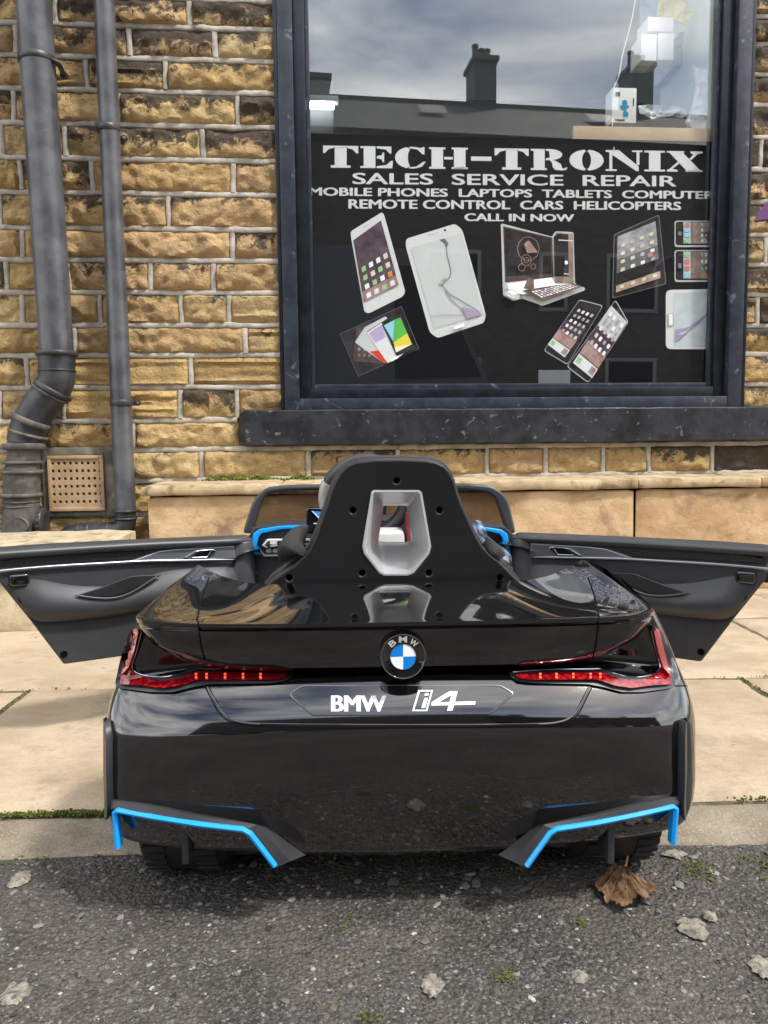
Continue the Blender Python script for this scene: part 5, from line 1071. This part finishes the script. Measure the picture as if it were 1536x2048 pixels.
wo_ = [(486, 1066), (503, 1011), (517, 987), (535, 974), (577, 970), (764, 966), (940, 967), (982, 971), (1004, 984), (1016, 1003), (1031, 1066)]
wi_ = [(508, 1056), (527, 998), (537, 987), (577, 981), (764, 978), (940, 980), (972, 984), (990, 996), (1011, 1060), (764, 1050)]
slabp('windscreen_frame', rnd(wo_, 9, 4), WY, .022, m_satin2, car, .005, holes=[rnd(wi_, 6, 4)], label='grey windscreen frame'); slabp('windscreen', rnd([(506, 1060), (525, 996), (536, 985), (577, 979), (764, 976), (940, 978), (974, 982), (992, 996), (1014, 1064)], 6, 4), WY+.002, .003, m_tint, car, 0)
# door hinge posts beside the dash
# --- steering wheel
sc_ = L(733, 996, .565); m = MB(); M_ = Matrix.Translation(sc_) @ Matrix.Rotation(R(-70+180), 4, 'X'); rw = 80/FPX*1.37
m.tube([M_ @ Vector((rw*math.cos(a/40*6.2832), rw*math.sin(a/40*6.2832), 0)) for a in range(41)], .0125, 14, caps=False); stw = m.build('steering_wheel', m_satin2, car, 60)
m = MB(); m.lathe([(.001, .012), (.030, .012), (.036, .004), (.036, -.01), (.02, -.05)], M_, 32)
for a in (0, 180, 270): T_ = Matrix.Rotation(R(a), 4, 'Z'); b2 = MB(); b2.box((.02, -.012, -.006), (rw, .012, .004), .003); m.add([M_ @ (T_ @ p) for p in b2.v], b2.f)
m.build('steering_hub', m_satin, stw); m = MB(); m.lathe([(.014, -.0125), (.018, -.0135), (.018, -.0125)], M_, 28); m.build('hub_ring', m_blue, stw)
m = MB(); m.tube([M_ @ Vector(((rw+.001)*math.cos(a), (rw+.001)*math.sin(a), -.0)) for a in [2.7+.06*k for k in range(12)]], .0132, 14); m.build('wheel_inlay', m_silver, stw, 60)
m = MB(); m.tube([sc_, sc_+Vector((0, .14, -.05))], .018, 16); m.build('steering_column', m_matte, stw)
# gear console seen through the seat opening
m = MB(); c = L(772, 1062, .50); m.box((c.x-.03, .47, .15), (c.x+.03, .56, c.z), .006); m.build('console', m_wp, car); m = MB(); m.box((c.x+.035, .50, .15), (c.x+.075, .56, c.z+.03), .008); m.build('console_side', mat('dark_red', (.20, .02, .02), .4), car)
# --- seat
SYY = .275
so = [(530, 1176), (545, 1161), (568, 1144), (590, 1130), (608, 1112), (620, 1098), (632, 1074), (641, 1048), (650, 1022), (657, 1002), (664, 980), (671, 963), (681, 946), (694, 933), (712, 925), (746, 920.5), (800, 919.5), (850, 921), (872, 925), (888, 933), (899, 946), (907, 963), (914, 988), (922, 1010), (931, 1030), (943, 1056), (954, 1078), (966, 1096), (980, 1110), (996, 1122), (1016, 1142), (1036, 1163), (1046, 1176), (1046, 1230), (530, 1230)]
ins_o = [(742, 984), (746, 980), (839, 980), (844, 985), (863, 1093), (859, 1108), (828, 1147), (816, 1152), (768, 1152), (758, 1147), (727, 1107), (724, 1092)]
scx, scy = 793, 1060
shr = lambda P, kx, ky, cx_=scx, cy_=scy: [(cx_+(x-cx_)*kx, cy_+(y-cy_)*ky) for x, y in P]
P3 = [(q.x, q.z) for q in dF(so, SYY)]; hole = [(q.x, q.z) for q in dF(ins_o, SYY)]
SC = Vector((L(scx, scy, SYY).x, 0))
# seat shell as layered loft: rear face plate, rounded edge, deeper padded front
screws = [(793, 961), (706, 1020.5), (878.5, 1020), (724, 1145), (857, 1145), (579, 1155), (999, 1155)]
def circ(px, py, r, y, k=14): c = L(px, py, y); r = r/FPX*1.08; return [(c.x+r*math.cos(a/k*6.2832), c.z+r*math.sin(a/k*6.2832)) for a in range(k)]
holes = [hole] + [circ(x, y, 6.4, SYY) for x, y in screws]
v_, f_ = curve_plate([P3] + holes, .005, .0022, 3); m = MB(); m.add([(p[0], SYY+p[2], p[1]) for p in v_], f_); seat = m.build('seat_back', m_seat, car, 40, label='matt black seat back shell')
inner = []
def inset(P, d):
    """offset a closed outline inwards (positive) in the xz plane"""
    out = []; n_ = len(P); A_ = sum(P[i][0]*P[(i+1) % n_][1]-P[(i+1) % n_][0]*P[i][1] for i in range(n_)); s_ = 1 if A_ > 0 else -1
    for i in range(n_):
        a, b_, c = Vector(P[i-1]), Vector(P[i]), Vector(P[(i+1) % n_]); t_ = (c-a).normalized(); out.append(tuple(b_+Vector((-t_.y, t_.x))*s_*d))
    return out
rings = []
for d, y in [(.004, SYY+.003), (-.0005, SYY+.006), (-.002, SYY+.010), (-.001, SYY+.016), (.003, SYY+.0165), (.003, SYY+.022), (-.004, SYY+.024), (-.006, SYY+.040), (-.002, SYY+.065), (.010, SYY+.082), (.03, SYY+.088)]:
    Q = inset(P3, d); rings.append([Vector((x, y, z)) for x, z in Q + [Q[0]]])
m = MB(); m.grid(rings); m.build('seat_shell', m_satin, seat, 40)
m = MB(); hr = [Vector((x, 0, z)) for x, z in hole]; fr2 = [Vector((x, SYY+.088, z)) for x, z in inset(P3, .03)]
# padded front: annulus from the inset rim to the opening
v2, f2 = curve_plate([inset(P3, .03), hole], .002, 0, 1); m.add([(p[0], SYY+.088+p[2], p[1]) for p in v2], f2); m.build('seat_pad', m_matte, seat, 40)
for x, y in screws:
    c = L(x, y, SYY); q = MB(); q.lathe([(.0044, .002), (.0045, -.0030), (.0050, -.0034), (.0054, -.0030), (.0056, -.0022)], Matrix.Translation(c) @ Matrix.Rotation(R(-90), 4, 'X'), 20, cap0=False); q.v = q.v; q.f = [f__ for f__ in q.f if len(f__) == 4]; q.i = [0]*len(q.f); q.build('screw_ring', m_satin, seat, 60)
    q = MB(); q.lathe([(.0046, 0), (.0046, .02), (.0001, .02)], Matrix.Translation(c+Vector((0, -.002, 0))) @ Matrix.Rotation(R(-90), 4, 'X'), 16, cap0=False); q.build('screw_hole', m_hole, seat)
hole_in = [(755+14/1.0-0, 1011), (757, 1010), (812, 1011), (814, 1012), (823, 1080), (822, 1083), (820, 1084), (790, 1085), (764, 1084), (760, 1083), (758, 1080), (757, 1079)]
hole_in = [(767, 1013), (770, 1011), (811, 1011), (814, 1013), (823, 1082), (822, 1084), (820, 1085), (812, 1086), (770, 1086), (762, 1085), (758, 1084), (757, 1081)]
rg = []
def ringp(P, y): return [L(a, b_, y) for a, b_ in P + [P[0]]]
o1 = ins_o; cxh = (793, 1066)
rg.append(ringp(shr(o1, 1.0, 1.0, *cxh), SYY-.003)); rg.append(ringp(shr(o1, .985, .99, *cxh), SYY-.007)); rg.append(ringp(shr(o1, .93, .955, *cxh), SYY-.0075)); rg.append(ringp(shr(o1, .88, .93, *cxh), SYY-.003))
b0 = ringp(shr(o1, .86, .92, *cxh), SYY+.002); e0 = ringp(hole_in, SYY+.075)
for k in range(0, 9):
    t_ = k/8; rg.append([Vector((a.x+(b_.x-a.x)*t_, a.y+(b_.y-a.y)*t_, a.z+(b_.z-a.z)*(t_**1.0) - .006*math.sin(math.pi*t_)*(1 if a.z < L(793, 1100, SYY).z else 0))) for a, b_ in zip(b0, e0)])
rg.append([p+Vector((0, .012, 0)) for p in rg[-1]])
m = MB(); m.grid(rg); m.build('seat_insert', m_silver, seat, 35, label='silver frame of the opening in the seat back')
m = MB(); m.box((-.16, .30, .18), (.17, .50, .215), .015); m.build('seat_cushion', m_matte, car)
# straps
def strap(name, pts, w, lab=None):
    g = []; P_ = smoothp([L(x, y, d) for x, y, d in pts], 8)
    for i, p in enumerate(P_):
        t_ = (P_[min(i+1, len(P_)-1)]-P_[max(i-1, 0)]).normalized(); s_ = Vector((-t_.z, 0, t_.x)).normalized()*w/2; g.append([p-s_+Vector((0, .004, 0)), p-s_*.85+Vector((0, -.003, 0)), p+Vector((0, -.005, 0)), p+s_*.85+Vector((0, -.003, 0)), p+s_+Vector((0, .004, 0))])
    mm = MB(); mm.grid(g); return mm.build(name, m_web, car, 180, label=lab)
m_web = mat('woven_strap', (.012, .012, .013), .7); n = N(m_web); v = n.coord(False); wv = n.n('ShaderNodeTexWave', {'Vector': v, 'Scale': 190.0, 'Distortion': 0.0}); wv.bands_direction = 'DIAGONAL'; n.set('Base Color', n.mix(wv.outputs['Fac'], c4(.008, .008, .009), c4(.05, .05, .052))); n.set('Normal', n.bump(wv.outputs['Fac'], .8, .001))
strap('seat_strap', [(612, 1078, .30), (602, 1080, .285), (590, 1092, .275), (582, 1106, .278), (588, 1116, .30)], .040); strap('seat_strap', [(966, 1084, .30), (978, 1092, .285), (990, 1104, .28), (1000, 1118, .285)], .020)
for P in ([(548, 1166, .30), (562, 1146, .295), (590, 1118, .29), (604, 1106, .29)],): m = MB(); m.tube(smoothp([L(*q) for q in P], 5), .004, 8); m.build('strap_cord', m_matte, car)
# --- doors
def door(side):
    hx, hy = (500, 1.500-.8) if side == 0 else (1030, 1.500-.8)
    a = L(hx, 1070, hy); tipx, tipy = (0, 1.285-.8) if side == 0 else (1536, 1.285-.8); b_ = L(tipx, 1096 if side == 0 else 1092, tipy)
    ax = Vector((b_.x-a.x, b_.y-a.y, 0)).normalized(); ou = Vector((0, 0, 1)); nr_ = ax.cross(ou); nr_ = nr_ if nr_.y < 0 else -nr_      # faces the camera
    M_ = Matrix(((ax.x, nr_.x, 0, a.x), (ax.y, nr_.y, 0, a.y), (0, 0, 1, 0), (0, 0, 0, 1)))                                            # local: x outwards, y towards the camera, z up
    I_ = M_.inverted(); o_ = I_ @ CARF.o; X = (lambda x: x) if side == 0 else (lambda x: x)
    def D(px, py, off=0.0):
        if side: px = 1530 - px; py = py - 5 + (px-1030)/500*(-0) 
        d = I_.to_3x3() @ CARF.d(px, py); t_ = (off-o_.y)/d.y; q = o_+d*t_; return (q.x, q.z)
    def pl3(name, P, off, th, mt, par, bev=.002, holes=(), **k):
        v_, f_ = curve_plate([[D(x, y, off) for x, y in H_] for H_ in [P, *holes]], th/2, bev, 3); mm = MB(); mm.add([M_ @ Vector((p[0], off-th/2+p[2], p[1])) for p in v_], f_); return mm.build(name, mt, par, 40, **k)
    def cur(name, P, off, r, mt, par, flat=1.0, cap=True):
        S_ = smoothp([M_ @ Vector((D(x, y, o2)[0], o2, D(x, y, o2)[1])) for x, y, o2 in [(q[0], q[1], q[2] if len(q) > 2 else off) for q in P]], 8)
        n_ = len(S_); rr_ = [r*min(1, .25+.75*min(i, n_-1-i)/3) for i in range(n_)] if not hasattr(r, '__len__') else [r[0]+(r[1]-r[0])*math.sin(math.pi*i/(n_-1)) for i in range(n_)]
        mm = MB(); mm.tube(S_, rr_, 16, flat=flat, up=(0, 0, 1)); return mm.build(name, mt, par, 60)
    out = [(500, 1071), (300, 1079), (100, 1089), (0, 1096), (-18, 1100), (-14, 1120), (0, 1166), (60, 1240), (128, 1329), (250, 1312), (380, 1292), (470, 1270), (500, 1240), (504, 1120)]
    dr_ = pl3('door', rnd(out, 5, 4), .0, .020, m_satin2, car, .003, label=('left' if side == 0 else 'right') + ' door standing wide open')
    up_ = [(498, 1072), (300, 1080), (100, 1090), (0, 1097), (-15, 1101), (-12, 1118), (2, 1162), (40, 1212), (62, 1236), (84, 1242), (150, 1238), (250, 1226), (330, 1212), (430, 1195), (498, 1190)]
    pl3('inner_panel', rnd(up_, 8, 5), .012, .014, m_satin2, dr_, .005)
    # armrest: a heightfield swelling above the inner panel
    topc = [(-8, 1150), (60, 1152), (150, 1168), (230, 1168), (290, 1150), (340, 1138), (420, 1132), (496, 1130)]; botc = [(40, 1212), (76, 1242), (150, 1240), (240, 1229), (320, 1214), (400, 1200), (450, 1192), (496, 1188)]
    TT, BB = smoothp([Vector((*p, 0)) for p in topc], 8), smoothp([Vector((*p, 0)) for p in botc], 8); g = []
    for k in range(17):
        v = k/16; r_ = []
        for i, (p, q) in enumerate(zip(TT, BB)):
            c = p.lerp(q, v); e = min(i/10, (len(TT)-1-i)/6, 1); hgt = .011 + .015*e*(math.sin(math.pi*min(1, v**1.5*1.02))**.8) ; xz = D(c.x, c.y, .012); r_.append(M_ @ Vector((xz[0], hgt, xz[1])))
        g.append(r_)
    mm = MB(); mm.grid(g); ar = mm.build('armrest', m_satin2, dr_, 60)
    pk = [(156, 1190), (200, 1176), (262, 1152), (300, 1150), (325, 1150), (280, 1172), (252, 1187), (225, 1194), (190, 1194)]
    pl3('pull_pocket', rnd(pk, 6, 4), .0245, .004, m_matte, ar, .0015); cur('pocket_edge', [(150, 1190, .024), (190, 1196, .026), (228, 1196, .027), (256, 1188, .027), (285, 1172, .026), (318, 1150, .024)], .026, .0022, m_satin2, ar)
    cur('top_rail', [(504, 1080), (400, 1085), (300, 1089), (150, 1098), (0, 1108), (-12, 1109)], .012, .014, m_satin2, dr_, .62)
    pl3('mesh_panel', rnd([(0, 1123), (60, 1112), (200, 1100), (316, 1095), (300, 1103), (262, 1118), (150, 1124), (0, 1134)], 3), .0145, .004, m_mesh, dr_, .001)
    tr_ = pl3('door_trim', rnd([(262, 1122), (318, 1102), (350, 1098), (469, 1091), (471, 1117), (400, 1119)], 2), .0165, .006, m_trim, dr_, .002)
    hd = [(366, 1117), (392, 1101), (428, 1098), (434, 1102), (418, 1116)]; hdi = [(384, 1114), (400, 1103), (422, 1101), (414, 1113)]
    h_ = pl3('door_handle', rnd(hd, 2), .0205, .005, m_chrome2, tr_, .0015, holes=[rnd(hdi, 1)]) ; pl3('handle_recess', hdi, .0190, .002, m_hole, tr_, 0)
    cur('chrome_strip', [(-12, 1148), (0, 1142), (100, 1133), (200, 1127), (300, 1122), (470, 1119)], .018, .0024, m_trim, dr_)
    pl3('lock_button', rnd([(20, 1150), (55, 1147), (58, 1152), (57, 1168), (52, 1172), (24, 1174), (19, 1168)], 4), .022, .010, m_paint, dr_, .004)
    pl3('button_frame', rnd([(17, 1150), (54, 1145), (60, 1150), (60, 1169), (54, 1175), (22, 1177), (16, 1170)], 4), .0145, .004, m_matte, dr_, .0015)
    for x, y, o2 in ((45, 1199, .016), (128, 1309, .0006)) + (((12, 1114, .0145),) if side else ()):
        c = D(x, y, o2); mm = MB(); mm.lathe([(.0001, 0), (.0052, 0), (.0058, .0006), (.0064, 0)], M_ @ Matrix.Translation((c[0], o2, c[1])) @ Matrix.Rotation(R(-90), 4, 'X'), 18); mm.build('screw_hole', m_hole, dr_, 60)
    if side: c = D(8, 1152, -.012); mm = MB(); mm.box((c[0]-.012, -.030, c[1]-.016), (c[0]+.016, -.012, c[1]+.016), .003); mm.v = [M_ @ p for p in mm.v]; mm.build('latch', m_matte, dr_)
    # hinge post: rounded upright with a ring
    c = M_ @ Vector((.018, -.002, 0)); zt, zb = D(490, 1074)[1], D(490, 1180)[1]; mm = MB(); mm.lathe([(.001, zt), (.020, zt-.002), (.026, zt-.010), (.026, zb), (.024, zb-.001), (.024, zb-.004), (.026, zb-.005), (.026, .10), (.02, .095)], Matrix.Translation((c.x, c.y, 0)), 28); mm.build('hinge_post', m_satin2, dr_, 50)
    mm = MB(); mm.tube([Vector((c.x, c.y-.0, zb+.03)), Vector((c.x-(.07 if side else -.07), c.y+.03, zb+.03))], .007, 10); mm.build('hinge_arm', m_satin, dr_)
m_mesh = mat('speaker_mesh', rough=.5); n = N(m_mesh); v = n.coord(False); vo = n.n('ShaderNodeTexVoronoi', {'Vector': v, 'Scale': 260.0, 'Randomness': 0.15}); n.set('Base Color', n.mix(n.step(vo.outputs['Distance'], .3, .45), c4(.004, .004, .005), c4(.015, .015, .017))); n.set('Normal', n.bump(vo.outputs['Distance'], .4, .001))
m_chrome2 = mat('satin_chrome', (.42, .44, .47), .22, 1)
door(0); door(1)

# ================================================================ LOOSE THINGS
def bag(name, poly, d, mt, lab, cat):
    P = [L(x, y, d) for x, y in poly]; pt = [Vector((p.x, p.z)) for p in P]; nb = len(pt); x0 = min(p.x for p in pt); x1 = max(p.x for p in pt); z0 = min(p.y for p in pt); z1 = max(p.y for p in pt)
    for i in range(1, 26):
        for j in range(1, 26): pt.append(Vector((x0+(x1-x0)*(i+random.uniform(-.3, .3))/26, z0+(z1-z0)*(j+random.uniform(-.3, .3))/26)))
    v2, _, f2, *_ = delaunay_2d_cdt(pt, [], [list(range(nb))], 1, 1e-6); v_ = [Vector((q.x, d+.016*noise.ridged_multi_fractal(Vector((q.x*30, q.y*30, 2)), .7, 2.1, 4, 1, 2)-.01, q.y)) for q in v2]; mm = MB(); mm.add(v_, [tuple(f) for f in f2]); mm.add([p+Vector((0, .02, 0)) for p in v_], [tuple(f) for f in f2]); o = mm.build(name, mt, None, 20); o.matrix_world = CARF.M; return tag(o, lab, cat)
m_film = bpy.data.materials.new('plastic_film'); m_film.use_nodes = True; t = m_film.node_tree; t.nodes.clear(); o_ = t.nodes.new('ShaderNodeOutputMaterial'); a_ = t.nodes.new('ShaderNodeMixShader'); b_ = t.nodes.new('ShaderNodeBsdfTransparent'); c_ = t.nodes.new('ShaderNodeBsdfPrincipled'); c_.inputs['Base Color'].default_value = c4(.42, .47, .58); c_.inputs['Roughness'].default_value = .12; a_.inputs[0].default_value = .5
t.links.new(b_.outputs[0], a_.inputs[1]); t.links.new(c_.outputs[0], a_.inputs[2]); t.links.new(a_.outputs[0], o_.inputs[0])
bag('plastic_bag', [(944, 1062), (958, 1046), (966, 1044), (974, 1056), (976, 1072), (992, 1086), (1014, 1100), (1022, 1112), (1030, 1142), (1026, 1158), (1000, 1135), (975, 1105), (955, 1085)], .33, m_film, 'crumpled clear plastic bag tucked behind the right edge of the seat', 'plastic bag')
# dead leaf
lf = Frame((0, 0, 0), 0); lc = GRD.z(1250, 1778, .012)
leaf_o = [(1187, 1758), (1200, 1750), (1214, 1741), (1232, 1738), (1250, 1744), (1268, 1747), (1290, 1756), (1310, 1764), (1312, 1772), (1304, 1784), (1296, 1794), (1285, 1806), (1272, 1806), (1262, 1812), (1246, 1814), (1234, 1808), (1222, 1797), (1212, 1795), (1206, 1784), (1196, 1778), (1196, 1770)]
m_leaf = mat('dead_leaf', rough=.5); n = N(m_leaf); v = n.coord(False); c = n.mix(n.step(n.noise(v, 60, 6, .6), .35, .65), c4(.085, .045, .022), c4(.21, .13, .072)); c = n.mix(n.step(n.noise(v, 260, 4, .6), .60, .72), c, c4(.045, .022, .012)); n.set('Base Color', c); n.set('Normal', n.bump(n.noise(v, 200, 5), .6, .001))
P = [GRD.z(x, y, .010) for x, y in leaf_o]; pt = [Vector((p.x, p.y)) for p in P]; dn = []
for i in range(len(pt)):
    a, b_ = pt[i], pt[(i+1) % len(pt)]
    for k in range(5):
        q = a.lerp(b_, k/5); nn_ = (b_-a).normalized(); nn_ = Vector((nn_.y, -nn_.x)); dn.append(q + nn_*(.0016*math.sin(k*1.3+i*2) if k else -.0008))
nb = len(dn); cx_, cy_ = sum(p.x for p in dn)/nb, sum(p.y for p in dn)/nb; x0, x1, y0, y1 = min(p.x for p in dn), max(p.x for p in dn), min(p.y for p in dn), max(p.y for p in dn)
for i in range(1, 40):
    for j in range(1, 34): dn.append(Vector((x0+(x1-x0)*i/40, y0+(y1-y0)*j/34)))
v2, _, f2, *_ = delaunay_2d_cdt(dn, [], [list(range(nb))], 1, 1e-7)
st_ = Vector((cx_+.012, y1-.004))
def lz_(q):
    d = q-Vector((cx_, cy_)); an = math.atan2(q.y-st_.y, q.x-st_.x); rr_ = (q-st_).length
    return .008 + .010*math.exp(-((q.x-cx_-.004)/.016)**2) + .0016*math.cos(an*16)*min(1, rr_/.02) + .003*noise.noise(Vector((q.x*90, q.y*90, 1))) - .10*max(0, d.length-.025)**1.1 + .12*max(0, d.length-.036)**1.05 + .0006*math.sin(q.x*900)
v_ = [Vector((q.x, q.y, max(lz_(q), .0035))) for q in v2]; m = MB(); m.add(v_, [tuple(f) for f in f2]); m.add([p-Vector((0, 0, .0008)) for p in v_], [tuple(reversed(f)) for f in f2])
leaf = empty('dead_leaf', label='curled brown dead leaf on the tarmac by the right rear wheel', cat='leaf'); m.build('leaf_blade', m_leaf, leaf, 60)
sp_ = smoothp([Vector((st_.x, st_.y-.004, .017)), GRD.y(1275, 1755, st_.y) if 0 else Vector((st_.x+.006, st_.y+.006, .024)), Vector((st_.x+.010, st_.y+.012, .036)), Vector((st_.x+.009, st_.y+.016, .046))], 6); m = MB(); m.tube(sp_, [.0015-.0005*i/len(sp_) for i in range(len(sp_))], 8); m.build('leaf_stem', mat('leaf_stalk', (.40, .20, .10), .5), leaf, 60)
for k, tgt in enumerate([(-.034, -.012), (-.026, -.028), (-.006, -.042), (.014, -.038), (.030, -.022)]):
    e = Vector((cx_+tgt[0], cy_+tgt[1]*.8)); pp = [st_.lerp(e, t_/10) for t_ in range(10)]; m = MB(); m.tube([Vector((p.x, p.y, max(lz_(p), .0035)+.0003)) for p in pp], [.0009-.0006*i/10 for i in range(10)], 6); m.build('leaf_vein', mat('leaf_rib', (.20, .12, .065), .6), leaf, 60)
# pale splats and stones on the tarmac
m_splat = simple_noise_mat('dried_mortar', (.16, .145, .12), (.34, .31, .255), 90, .85, 1.0, .003, 300, extra=((.07, .065, .055), 140, .52, .62, .8))
def splat(px, py, rx, ry, lab, sd):
    c = GRD.z(px, py, .003); g = []; 
    for i in range(9):
        r_ = []
        for k in range(41):
            a = k/40*6.2832; a = a if k < 40 else 0; rr_ = (1+.30*noise.fractal(Vector((math.cos(a)*2.4+sd, math.sin(a)*2.4, sd)), .7, 2, 4)); f_ = i/8
            x, y = rx/FPX*.85*rr_*math.cos(a)*f_, ry*rr_*math.sin(a)*f_/FPX*1.4; r_.append(Vector((c.x+x, c.y+y, .0018+.0034*(1-f_**5)+.0012*noise.noise(Vector((x*160, y*160, sd)))*(1 if f_ < 1 else 0))))
        g.append(r_)
    m = MB(); m.grid(g); tag(m.build('mortar_splat', m_splat, None, 60), lab, 'mortar splat', 'pale dried mortar splats on the tarmac')
splat(1385, 1853, 27, 21, 'largest pale dried mortar splat, edged with moss, right of the dead leaf', 1)
splat(1420, 1831, 13, 10, 'small pale dried mortar splat just above the mossy one', 2)
splat(864, 1968, 19, 17, 'cream dried mortar splat alone near the bottom centre', 3)
splat(1348, 1706, 26, 9, 'flat pale splat beside the right rear tyre', 4)
splat(1528, 1932, 24, 20, 'pale splat cut by the right edge of the picture', 5)
splat(38, 1757, 22, 20, 'pale crusty splat at the left under the kerb', 6)
splat(30, 1985, 24, 18, 'cream crusty splat in the lower left corner', 7)
splat(1160, 1952, 15, 10, 'faint grey splat in the lower right middle', 8)
# purple cloth at the right edge and the dark box on the pavement
p = [WALL.y(x, y, -.35) for x, y in ((1511, 441), (1516, 424), (1536, 402), (1600, 388), (1600, 440), (1540, 438))]
m = MB(); m.add(p + [q+Vector((.004, .015, -.002)) for q in p], [tuple(range(6)), tuple(range(11, 5, -1))] + [(i, (i+1) % 6, 6+(i+1) % 6, 6+i) for i in range(6)]); o = m.build('purple_hanging', mat('purple_cloth', (.115, .035, .14), .6), None, 30); o.matrix_world = WALL.M; tag(o, 'corner of a purple cloth hanging at the right edge of the picture', 'cloth')
